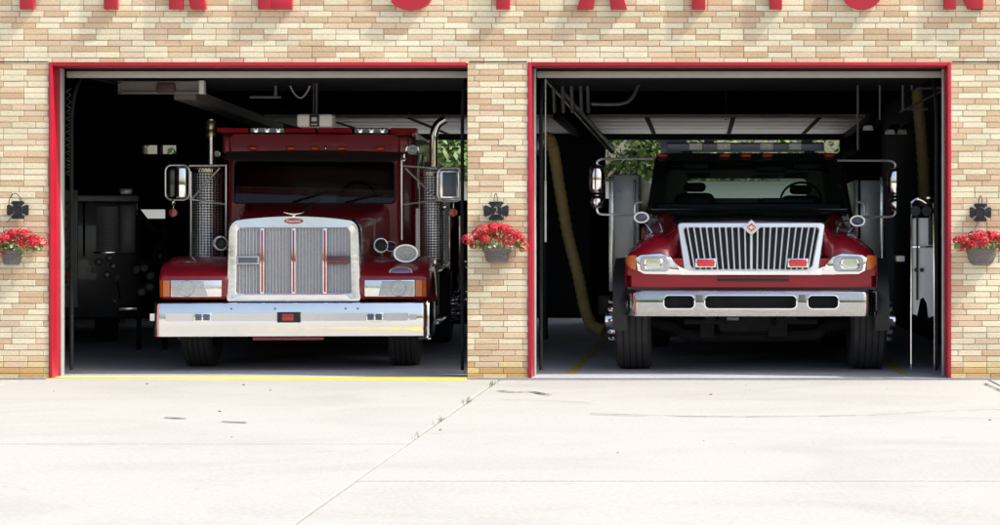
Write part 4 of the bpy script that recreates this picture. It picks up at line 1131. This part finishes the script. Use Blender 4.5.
    for sd in (-1, 1):
        dz = 0 if sd < 0 else -3.2; c = X(600, ym) if sd < 0 else X(898, ym)
        b = bm_()
        def shell(za, zb__, hw):
            L_ = []
            for z, k in ((za, .55), (za+.015, .85), (za+.05, 1), ((za+zb__)/2, 1.04), (zb__-.05, 1), (zb__-.015, .85), (zb__, .55)):
                L_.append([(c+hw*k*math.cos(a), ym+.07*k*math.sin(a)*(1 if math.sin(a) > 0 else 1.2), z) for a in [2*PI*i/20 for i in range(20)]])
            loft(b, L_, True, True, True)
        shell(Z(193-dz, ym), Z(164.5-dz, ym), .082); shell(Z(208-dz, ym), Z(194.5-dz, ym), .07); mi = obj('mirror', b, M['chrome'], T, 60)
        b = bm_()
        xi = X(655, ym) if sd < 0 else X(842, ym)
        zt1 = Z(158.5 if sd < 0 else 160.5, ym)
        tube(b, smooth_path([(xi, ym+.3, zt1+.01), ((c*2+xi)/3, ym+.1, zt1), (c-sd*.06, ym, zt1-.005), (c-sd*.0, ym, zt1-.035), (c, ym, Z(164-dz, ym))], 5), .013, 8)
        xj = X(641, ym) if sd < 0 else X(866, ym); zb1 = Z(214.5 if sd < 0 else 217, ym)
        tube(b, smooth_path([(c, ym, Z(207-dz, ym)), (c, ym, zb1+.04), (c-sd*.04, ym, zb1+.003), ((c+xj)/2, ym, zb1), (xj, ym+.1, zb1)], 5), .013, 8)
        xk = X(637, ym) if sd < 0 else X(868, ym)
        tube(b, smooth_path([(xk, ym+.1, Z(218, ym)), (xk, ym+.1, Z(207, ym)), (xk-sd*.02, ym+.1, Z(203, ym)), (xk-sd*.08, ym+.12, Z(202, ym))], 4), .012, 8)
        obj('mirror_arm', b, M['brightchrome'], mi)
    # convex hood mirrors
    for px, py in ((643.5, 217.5), (859.5, 221)):
        y_ = .85; b = bm_(); x, z = X(px, y_), Z(py, y_)
        loft(b, [at(ell(x, z, .02, .02), y_+.10), at(ell(x, z, .06, .045), y_+.06), at(ell(x, z, .085, .062), y_), at(ell(x, z, .083, .060), y_-.012), at(ell(x, z, .065, .046), y_-.012), at(ell(x, z, .06, .042), y_+.004)], True, True, False)
        q = obj('hood_mirror', b, M['brightchrome'], T, 50)
        b = bm_(); loft(b, [at(ell(x, z, .062, .044), y_-.001), at(ell(x, z, .04, .028), y_-.012), at(ell(x, z, .001, .001), y_-.016)], True); obj('mirror_glass', b, M['lensbl'], q, 60)
        b = bm_(); sdd = 1 if px > 752 else -1
        tube(b, smooth_path([(x, y_+.06, z-.02), (x-sdd*.05, y_+.1, z-.08), (x-sdd*.12, y_+.12, 1.44)], 4), .011, 6); tube(b, smooth_path([(x-sdd*.06, y_+.06, z), (x-sdd*.16, y_+.12, z-.01), (x-sdd*.22, y_+.15, 1.47)], 4), .009, 6); obj('mirror_stalk', b, M['chrome'], q)
        horn(T, x-sdd*.20, y_+.05, z-.03, .035, .18)
    # rear body: tall silver side cabinets with an open deck between
    yb = 3.75
    for sd in (-1, 1):
        x0, x1 = sd*1.30, sd*1.66
        a, c = min(x0, x1), max(x0, x1)
        b = bm_(); box(b, a, c, yb, 7.6, .75, Z(174 if sd < 0 else 180, yb), .02); q = obj('side_cabinet', b, M['silver'], T)
        b = bm_(); box(b, a-.012 if sd < 0 else c-.05, a+.05 if sd < 0 else c+.012, yb-.03, yb-.005, .75, Z(174, yb)-.03, .008); tube(b, [(sd*1.36, yb-.05, .9), (sd*1.36, yb-.05, Z(180, yb))], .015, 8); obj('edge_trim', b, M['alu'], q)
    b = bm_(); box(b, -1.29, 1.29, yb, 7.6, .6, 1.55, .02); box(b, -1.1, 1.1, 7.3, 7.59, .4, 1.9, .02); obj('tank_deck', b, M['red'], T)
    b = bm_()
    for sd in (-1, 1): box(b, sd*.42-.05, sd*.42+.05, .3, 7.5, .55, .80)
    box(b, -1.0, 1.0, 1.75, 2.1, .30, .8, .03); tube(b, smooth_path([(-1.1, .95, .50), (-.8, .95, .44), (-.6, .9, .36), (.6, .9, .36), (.8, .95, .44), (1.1, .95, .50)], 4), .06, 8)
    box(b, -.35, .35, .5, 1.5, .40, .95, .08); tube(b, [(-.7, .55, .52), (.7, .55, .52)], .03, 8); box(b, X(770), X(790), .5, .7, .36, .62, .02); box(b, X(700), X(715), .6, .75, .34, .6, .02)
    box(b, -1.2, 1.2, 3.0, 3.3, .25, .8, .02); box(b, -1.25, 1.25, 1.66, 1.7, .35, 1.1)
    obj('chassis', b, M['under'], T)
    b = bm_(); tube(b, [(X(728), .45, Z(319.5)), (X(740), .45, Z(320))], .03, 10); obj('tow_eye', b, M['steel'], T)
    return T
right_truck()

# ------------------------------------------------------------------ things inside the station
def hose_obj(label, pts, r, group='yellow exhaust hoses'):
    b = bm_(); P2 = smooth_path(pts, 22)
    tube(b, P2, r, 12, True, [r*(1+.07*math.sin(i*1.6)) for i in range(len(P2))])
    t = thing('exhaust_hose', label, 'hose', tuple(P2[-1]), 0, group)
    for v in b.verts: v.co -= Vector(P2[-1])
    obj('hose', b, M['hose'], t)
    b = bm_(); a, c = Vector(P2[0])-Vector(P2[-1]), Vector(P2[1])-Vector(P2[-1])
    d = (c-a).normalized(); tube(b, [a-d*.12, a+d*.06], r*1.15, 12); obj('hose_collar', b, M['steel'], t)
Y = 3.2
hose_obj('long sagging yellow exhaust hose left of the right-bay truck', [(WX(540, Y), Y, WZ(144, Y)), (WX(547, Y), Y, WZ(138, Y)), (WX(553, Y), Y, WZ(148, Y)), (WX(560, Y), Y, WZ(190, Y)), (WX(568, Y), Y, WZ(235, Y)), (WX(578, Y), Y, WZ(275, Y)), (WX(586, Y), Y-.2, WZ(308, Y)), (WX(593, Y), Y-.25, WZ(324, Y)), (WX(605, Y), Y-.3, WZ(329, Y))], .068)
hose_obj('straight yellow exhaust hose hanging right of the right-bay truck', [(WX(917, Y), Y, WZ(86, Y)), (WX(920, Y), Y, WZ(120, Y)), (WX(923, Y), Y, WZ(160, Y)), (WX(925, Y), Y, WZ(206, Y))], .072)
# hose reel rail with struts at upper left of the right bay
t = thing('hose_rail', 'steel ceiling rail with struts above the right bay left side', 'ceiling rail', (WX(560, 2.5), 2.5, 3.2))
b = bm_()
for px in (553, 562, 571, 580, 587): tube(b, [(WX(px, 2.5)-t.location.x, 0, WZ(68, 2.5)-3.2), (WX(px+2, 3)-t.location.x, .4, WZ(110, 2.5)-3.2)], .022, 6)
obj('strut', b, M['steel'], t)
b = bm_(); tube(b, [(WX(543, 2)-t.location.x, -.4, WZ(72, 2)-3.2), (WX(612, 9)-t.location.x, 6.5, WZ(150, 9)-3.2)], .05, 8); tube(b, smooth_path([(WX(590, 2)-t.location.x, -.2, WZ(102, 2)-3.2), (WX(625, 2)-t.location.x, -.1, WZ(100, 2)-3.2), (WX(638, 2)-t.location.x, 0, WZ(80, 2)-3.2)], 5), .02, 6)
obj('rail', b, M['steel'], t)
b = bm_(); lathe(b, [(.07, -.02), (.08, 0), (.08, .02), (.03, .03)], (WX(547, 2)-t.location.x, -.5, WZ(74, 2)-3.2), 'Y', 16); obj('pulley', b, M['galv'], t)
t = thing('cable_bracket', 'thin steel conduit frame near the top right corner of the right bay', 'bracket', (WX(905, 2.5), 2.5, 3.2))
b = bm_()
for a_ in (((903, 62), (903, 110)), ((903, 109), (928, 109)), ((917, 88), (948, 88)), ((948, 64), (948, 90)), ((940, 92), (900, 112)), ((912, 62), (912, 90)), ((880, 66), (880, 120)), ((858, 70), (858, 150))):
    (p0, q0), (p1, q1) = a_; tube(b, [(WX(p0, 2.5)-t.location.x, 0, WZ(q0, 2.5)-3.2), (WX(p1, 2.5)-t.location.x, 0, WZ(q1, 2.5)-3.2)], .014, 6)
obj('conduit', b, M['steel'], t)
b = bm_(); ball(b, (WX(952-4, 3)-t.location.x, .5, WZ(115, 3)-3.2), .06, .05, .06); obj('reel_lamp', b, M['orange'], t)
for i, (p0, q0, p1, q1, yy, lab) in enumerate(((836, 158, 860, 146, 5, 'lowest slanted grey lamp right of the light bar'), (868, 128, 880, 118, 5, 'slanted grey lamp second up, right of the light bar'), (890, 132, 900, 124, 6, 'middle slanted grey lamp on the right wall'), (902, 132, 922, 118, 6, 'longest slanted grey lamp nearest the hanging hose'))):
    b = bm_(); a, c = Vector((WX(p0, yy), yy, WZ(q0, yy))), Vector((WX(p1, yy), yy+.6, WZ(q1, yy)))
    n_ = (c-a).normalized(); up = Vector((0,0,1)).cross(n_).normalized()*.05
    loft(b, [[p+up+Vector((0,0,.03)), p-up+Vector((0,0,.03)), p-up*1.4-Vector((0,0,.03)), p+up*1.4-Vector((0,0,.03))] for p in (a, c)], True, True, True)
    tag(obj('tube_lamp', b, M['silver']), lab, 'lamp', 'unlit tube lamps along the right wall')
# ceiling gear in the left bay: opener rail box, long duct, white conduit, hanging unit
Y = 1.6
t = thing('door_opener', 'beige box rail of the garage door opener at upper left', 'door opener', (WX(160, Y), Y, WZ(90, Y)))
lx, lz = t.location.x, t.location.z
b = bm_(); 
x0, x1 = WX(118, Y)-lx, WX(203, Y)-lx; z0, z1 = WZ(94, Y)-lz, WZ(81, Y)-lz
box(b, x0, x1, 0, .05, z1-.03, z1, .005); box(b, x0, x1, 0, .05, z0, z0+.03, .005); box(b, x0, x0+.03, 0, .05, z0, z1); box(b, x0+.03, x1-.03, .02, .04, z0+.03, z1-.03)
obj('rail_box', b, M['beige'], t)
b = bm_(); box(b, x0+.42, x0+.62, -.03, .06, z0+.01, z1-.02, .02); obj('motor', b, pm('rust_motor', (.08, .045, .04), .7, var=.3, vs=12), t)
b = bm_(); box(b, WX(199, Y)-lx, WX(204, Y)-lx, -.01, .09, WZ(94, Y)-lz, WZ(80.5, Y)-lz, .006); box(b, WX(126, Y)-lx, WX(234, Y)-lx, .15, .19, WZ(78.6, Y)-lz, WZ(76.6, Y)-lz, .004); obj('end_plate', b, M['pinkgrey'], t)
b = bm_(); tube(b, [(WX(160, Y)-lx, .3, z1), (WX(160, Y)-lx, .3, 3.8-lz)], .03, 6); tube(b, [(WX(190, Y)-lx, .3, z1), (WX(190, Y)-lx, .3, 3.8-lz)], .03, 6); obj('hanger', b, M['steel'], t)
b = bm_(); A = Vector((WX(185, 2), 2, WZ(95, 2))); B_ = Vector((WX(275, 9), 9, WZ(128, 9)))
loft(b, [[p+Vector(q) for q in ((-.12, 0, -.05), (.12, 0, -.05), (.12, 0, .06), (-.12, 0, .06))] for p in (A, B_)], True, True, True)
tag(obj('opener_track', b, M['beige']), 'long beige opener track running back under the ceiling in the left bay', 'door track')
Y = 2.2
t = thing('hanging_control_box', 'small pale box with dark centre hanging above the left truck roof', 'control box', (WX(316.5, Y), Y, WZ(121, Y)))
hx, hz = .20, .072
b = bm_(); box(b, -hx, hx, -.12, .12, -hz, hz, .03, 3); obj('case', b, M['pinkgrey'], t)
b = bm_(); box(b, -.055, .055, -.135, -.10, -hz*.95, hz*.9, .008); obj('switch_panel', b, M['black'], t)
b = bm_(); box(b, -.03, .03, -.14, -.13, -.01, .035, .004); box(b, -.035, .035, -.14, -.13, -.05, -.04); obj('switch', b, M['galv'], t)
b = bm_(); tube(b, [(0, 0, hz), (0, 0, 3.8-t.location.z)], .01, 6); tube(b, [(-.02, -.06, hz), (-.02, -.05, 1.0)], .004, 5); obj('hanging_rod', b, M['steel'], t)
Y = 2.6
t = thing('ceiling_bracket', 'thin grey T-shaped bracket and looped cable under left-bay ceiling', 'bracket', (WX(276, Y), Y, WZ(85, Y)))
lx, lz = t.location.x, t.location.z
q = lambda px, py: (WX(px, Y)-lx, 0, WZ(py, Y)-lz)
b = bm_(); tube(b, [q(275.5, 70), q(275.5, 96)], .02, 6); tube(b, [q(250, 97), q(281, 97)], .018, 6); tube(b, [q(275.5, 70), (q(275.5, 0)[0], .0, 3.75-lz)], .02, 6); obj('arm', b, M['steel'], t)
b = bm_(); tube(b, smooth_path([q(288, 76), q(292, 90), q(300, 98), (q(307, 92)), q(312, 80)], 6), .009, 6); obj('cable', b, M['galv'], t)
b = bm_(); box(b, q(305, 0)[0], q(328, 0)[0], -.1, .15, q(0, 84)[2], q(0, 76)[2], .015); obj('junction_box', b, M['under'], t)
b = bm_(); box(b, q(305, 0)[0]+.4, q(328, 0)[0]+.55, .3, .5, q(0, 79)[2], q(0, 75)[2], .03); obj('lamp_housing', b, M['steel'], t)
# coiled air hose by the left jamb
b = bm_(); Y = .9; pts = []
for k in range(150):
    a = k*.55; pts.append((WX(68.5, Y)+.022*math.cos(a), Y+.022*math.sin(a), WZ(88, Y)-k*.0062))
tube(b, pts, .005, 5); tag(obj('coiled_hose', b, M['steel']), 'thin dark coiled air hose hanging inside the left edge of the left bay', 'hose')
# tool panel inside left jamb
Y = 4.5
t = thing('tool_panel', 'grey tool board with hooks and cords hanging, far left inside left bay', 'tool board', (WX(69, Y), Y, 0))
b = bm_(); box(b, -.5, .10, 0, .04, .55, WZ(190, Y), .01); obj('board', b, M['gunbox'], t)
b = bm_()
for pz, sx in ((205, 0), (222, -.03), (245, .01), (262, -.02), (280, .0)):
    z = WZ(pz, Y); tube(b, smooth_path([(sx-.03, -.02, z), (sx+.02, -.04, z+.05), (sx+.05, -.03, z), (sx+.02, -.04, z-.10), (sx-.02, -.03, z-.07)], 5), .009, 6)
obj('hook', b, M['steel'], t)
b = bm_(); z = WZ(277, Y); tube(b, smooth_path([(-.07, -.03, z-.05), (-.02, -.05, z), (.03, -.05, z+.07), (.0, -.04, z-.02)], 5), .016, 6); obj('orange_strap', b, M['orange'], t)
b = bm_(); z = WZ(284, Y); lathe(b, [(.04, 0), (.03, -.03), (.01, -.035)], (-.02, -.01, z), 'Y', 12); obj('gauge', b, M['chrome'], t)
# dark rescue engine parked further in, far left
Y = 6.0
t = thing('rescue_engine', 'dark fire engine with roll-up shutter and chrome grab rail parked deep in left bay', 'fire engine', (WX(100, Y), Y, 0), R(16))
lx = t.location.x; q = lambda px, py: (WX(px, Y)-lx, WZ(py, Y))
b = bm_(); x0, z1 = q(78, 202); x1, z0 = q(136, 318); box(b, x0-1.4, x1, 0, 6, z0, z1, .03); obj('body', b, pm('charcoal_paint', (.05, .053, .056), .35, coat=.4, var=.15), t)
b = bm_(); box(b, x0-1.4, x1+.02, -.03, 6, z1+.002, z1+.09, .015); obj('roof_rim', b, M['gunbox'], t)
b = bm_(); sx0, sz1 = q(96.5, 205); sx1, sz0 = q(117.5, 251)
k = 0; z = sz0
while z < sz1-.02:
    box(b, sx0, sx1, -.018, -.003, z, z+.026, .003); z += .029
obj('roller_shutter', b, M['gunbox'], t)
b = bm_(); box(b, sx0-.03, sx1+.03, -.03, -.002, sz0-.035, sz0-.008, .005); tube(b, [(q(85, 0)[0], -.05, q(0, 203)[1]), (q(85, 0)[0], -.05, q(0, 256)[1])], .012, 8); tube(b, [(q(117, 0)[0], -.04, q(0, 282)[1]), (q(120, 0)[0], -.04, q(0, 305)[1])], .012, 8); obj('grab_rail', b, M['chrome'], t)
b = bm_(); box(b, q(119.5, 0)[0], q(134, 0)[0], -.014, -.002, sz0-.02, sz1, .004); obj('cabinet_door', b, M['gunbox'], t)
b = bm_(); box(b, q(119, 0)[0], q(131, 0)[0], .0, .15, q(0, 196.5)[1]+.03, q(0, 190.5)[1]+.03, .01); obj('work_light', b, M['silver'], t)
b = bm_()
for px, pz in ((99, 262), (109, 258), (113, 266), (107, 275)): lathe(b, [(.05, 0), (.045, -.03), (.03, -.035), (.025, -.02), (.001, -.02)], (q(px, 0)[0], -.005, q(0, pz)[1]), 'Y', 14)
obj('pump_port', b, M['steel'], t)
b = bm_(); box(b, q(118, 0)[0], q(140, 0)[0], -.35, -.02, q(0, 310)[1], q(0, 307)[1], .005); obj('tail_step', b, M['alu'], t)
wheel(t, q(106, 0)[0], 1.0, .42, .42, .3, 1)
# portable pump on a stand between the dark engine and left truck
Y = 5.0
t = thing('pump_manifold', 'dark pipes and round valve caps behind the left truck fender', 'pump', (WX(150, Y), Y, 0))
lx = t.location.x; q = lambda px, py: (WX(px, Y)-lx, 0, WZ(py, Y))
b = bm_()
tube(b, smooth_path([q(138, 210), q(150, 225), q(158, 232), q(166, 228)], 4), .03, 8); tube(b, smooth_path([q(156, 300), q(150, 270), q(160, 245), q(168, 235)], 4), .04, 8); tube(b, [q(139, 215), q(139, 340), (q(139, 0)[0], 0, 0)], .03, 8); tube(b, [q(165, 225), q(165, 340), (q(165, 0)[0], 0, 0)], .03, 8); tube(b, [q(136, 262), q(168, 262)], .05, 8); tube(b, [q(138, 290), q(160, 278)], .04, 8)
obj('pipe', b, M['under'], t)
b = bm_()
for px, pz in ((152, 276), (151, 287), (143, 292), (138, 270), (146, 268)): p = q(px, pz); lathe(b, [(.055, -.06), (.055, -.09), (.04, -.10), (.035, -.085), (.001, -.085)], p, 'Y', 16)
tube(b, [q(157, 263), q(161, 254)], .02, 8)
obj('valve_cap', b, M['steel'], t)
# white wheeled rack against the right wall of the right bay
Y = 1.0
t = thing('equipment_rack', 'narrow white and silver equipment rack right of the right-bay truck', 'rack', (WX(924, Y), Y, 0))
lx = t.location.x; q = lambda px, py: (WX(px, Y)-lx, WZ(py, Y))
b = bm_(); pl = [q(912.5, 314), q(912, 222), q(915, 218), q(931, 218), q(934, 222), q(934.5, 316), q(928.5, 318), q(927, 303), q(923.5, 297), q(920, 299), q(917.5, 316)]
prism(b, pl[::-1], 0, .06, .004); obj('back_panel', b, M['white'], t)
b = bm_(); tube(b, [(*q(911, 316)[:1], -.03, q(0, 316)[1]), (q(911.5, 0)[0], -.03, q(0, 203)[1])], .012, 8); tube(b, [(q(934.5, 0)[0], -.03, q(0, 318)[1]), (q(933, 0)[0], -.03, q(0, 203)[1])], .012, 8)
tube(b, smooth_path([(q(911, 0)[0], -.03, q(0, 203)[1]), (q(918, 0)[0], -.04, q(0, 199)[1]), (q(926, 0)[0], -.03, q(0, 203)[1])], 4), .016, 8); box(b, q(926, 0)[0], q(934, 0)[0], -.05, -.02, q(0, 199)[1], q(0, 197)[1], .004)
tube(b, [(q(911, 0)[0], -.03, q(0, 247)[1]), (q(934, 0)[0], -.03, q(0, 247)[1])], .01, 8)
tube(b, [(q(911, 0)[0], -.03, q(0, 316)[1]), (q(911, 0)[0], -.03, 0.0)], .012, 8); tube(b, [(q(934.5, 0)[0], -.03, q(0, 318)[1]), (q(934.5, 0)[0], -.03, 0.0)], .012, 8)
obj('rack_frame', b, M['chrome'], t)
b = bm_()
for px in (915, 926): lathe(b, [(.001, -.06), (.05, -.06), (.055, -.04), (.05, .0)], (q(px, 0)[0], -.02, q(0, 211)[1]), 'Y', 18)
for px in (916, 921.5): lathe(b, [(.001, -.03), (.022, -.03), (.022, .0)], (q(px, 0)[0], -.01, q(0, 270)[1]), 'Y', 12)
tube(b, [(q(917, 0)[0], -.03, q(0, 215)[1]), (q(917, 0)[0], -.03, q(0, 300)[1])], .012, 8); box(b, q(928, 0)[0], q(933, 0)[0], -.04, -.01, q(0, 245)[1], q(0, 215)[1], .01)
obj('valve_fitting', b, M['black'], t)
b = bm_(); box(b, q(898, 0)[0], q(907, 0)[0], .2, .4, q(0, 262)[1], q(0, 256)[1], .01); obj('small_tray', b, M['galv'], t)
# white conduit on left side wall of right bay
b = bm_(); Y = 1.2; tube(b, [(WX(545.5, Y), Y, WZ(181, Y)), (WX(545.5, Y), Y, WZ(242, Y))], .011, 8); tube(b, [(WX(545.5, Y), Y, WZ(181, Y)), (WX(545.5, Y), Y, 3.7)], .006, 8)
tag(obj('hanging_tube', b, M['white']), 'thin white tube hanging just inside the left edge of the right bay', 'tube')
Y = 3.2
b = bm_(); box(b, WX(540, Y), WX(546, Y), Y, Y+.3, WZ(340, Y), WZ(140, Y)); o = tag(obj('support_post', b, M['under']), 'dark steel post behind the left edge of the right bay', 'post')
Y = 12.6  # dark shelves added to block the bright view through the rear doors
for x0, x1, lab, zt_ in ((-5.2, -1.6, 'dark shelves added to block the bright rear opening behind the left truck', 2.02), (.2, 4.7, 'dark shelves added to block the bright rear opening behind the right truck', 2.05)):
    t = thing('blocking_shelf', lab, 'shelving', (x0, Y, 0), 0, 'dark shelves added to block the rear doors')
    b = bm_(); w_ = x1-x0; box(b, 0, w_, .4, .43, 0, zt_); box(b, 0, .04, 0, .4, 0, zt_); box(b, w_-.04, w_, 0, .4, 0, zt_)
    for k in range(5): box(b, .041, w_-.041, 0, .399, .1+k*(zt_-.16)/4, .14+k*(zt_-.16)/4)
    obj('shelf_frame', b, M['under'], t)
    random.seed(9)
    for k in range(14):
        x = .1+random.random()*(w_-.6); kk = random.randint(0, 3); z = .142+kk*(zt_-.16)/4
        b = bm_(); box(b, x, x+random.uniform(.2, .4), .05+k*.002, .35, z, z+random.uniform(.15, .34), .015); obj('storage_bin', b, M['gunbox'], t)

# ------------------------------------------------------------------ outside, behind the station
b = bm_()
t = thing('rear_building', 'long low pale building seen through the open rear doors', 'building', (0, 28, 0))
box(b, -12, 12, 0, 6, -.1, 2.75); obj('wall', b, M['stucco'], t)
b = bm_(); prism_x(b, [(-.4, 2.751), (6.4, 2.751), (3, 2.85)], -12.3, 12.3); obj('roof', b, M['roofing'], t)
b = bm_()
for x in (-8, -2.5, 0, 6.5, 9): box(b, x, x+1.0, -.03, .0-.002, 1.0, 2.1, .01)
obj('window', b, M['blackpaint'], t)
def tree_mesh(seed, h, cr):
    random.seed(seed)
    bt = bm_(); tube(bt, smooth_path([(0, 0, 0), (.05*cr, 0, h*.25), (-.04*cr, .1, h*.5), (0, 0, h*.8)], 4), .2, 10, True, [.05*h*(1-.85*i/12) for i in range(13)])
    cl = []
    for k in range(7):
        a = random.uniform(0, 2*PI); zz = h*random.uniform(.28, .6); ln = cr*random.uniform(.5, .85)
        e = (math.cos(a)*ln, math.sin(a)*ln, zz+h*random.uniform(.08, .25))
        tube(bt, smooth_path([(0, 0, zz), (e[0]*.5, e[1]*.5, (zz+e[2])/2+.1), e], 4), .05, 6, True, [.016*h*(1-.09*i) for i in range(9)]); cl.append(e)
    for k in range(22):
        a = random.uniform(0, 2*PI); zz = random.uniform(.12, 1); r_ = cr*math.sin(PI*min(.95, zz*.8+.12))**.6*random.uniform(.4, 1)
        cl.append((math.cos(a)*r_, math.sin(a)*r_, h*(.12+.85*zz)))
    bl = bm_()
    for c in cl:
        cs = cr*random.uniform(.22, .42)
        for k in range(150):
            d = Vector((random.gauss(0,1), random.gauss(0,1), random.gauss(0,.75))).normalized()*cs*random.uniform(.55, 1.05)
            p = Vector(c)+d; nn = (d.normalized()+Vector((random.uniform(-.6,.6), random.uniform(-.6,.6), random.uniform(-.2,.9)))).normalized()
            a, e = frame_of(nn); s_ = random.uniform(.07, .15); an = random.uniform(0, PI)
            u, v = (a*math.cos(an)+e*math.sin(an))*s_, (e*math.cos(an)-a*math.sin(an))*s_*.55
            bl.faces.new([bl.verts.new(q) for q in (p-u, p-v, p+u, p+v)])
    return bt, bl
protos = []
def tree(loc, label, proto, rz=0, sc_=1.0, group='leafy trees behind the station'):
    if proto < len(protos): t = copy_tree(protos[proto])
    else:
        t = thing('tree', label, 'tree', loc)
        bt, bl = tree_mesh(40+proto, 6.5+proto, 3.0+.3*proto); obj('trunk', bt, M['bark'], t); obj('crown', bl, M['foliage'], t, 0, False); protos.append(t)
    t.location = loc; t.rotation_euler = (0, 0, rz); t.scale = (sc_,)*3
    t['label'] = label; t['group'] = group; t['category'] = 'tree'
tree((-6.5, 38, -.08), 'green tree seen behind the left truck through the rear door, beside the pier', 0)
tree((-1.0, 39, -.08), 'green tree behind the pale rear building hidden by the brick pier', 1)
tree((2.2, 36.5, -.08), 'bright green tree seen left of the right truck cab through the rear door', 0, 2.1, .9)
tree((6.5, 38, -.08), 'green tree behind the right truck light bar beyond the rear door', 1, 1.2)
tree((-14, 37, -.08), 'green tree seen through the small slot windows at the far left', 0, 3.3, 1.1)
tree((-19, 40, -.08), 'green tree beyond the slot windows, furthest left', 1, 4.3, 1.1)
if True:  # unseen trees added behind the camera as dark shapes in chrome reflections
    for k, (x, y) in enumerate(((-38, -88), (-14, -84), (18, -90))):
        tree((x, y, -.08), 'unseen green tree added across the street to be mirrored in the truck chrome', k % 2, k*1.3, 1.05, 'added trees across the street')
print('bricks', len(bricks))
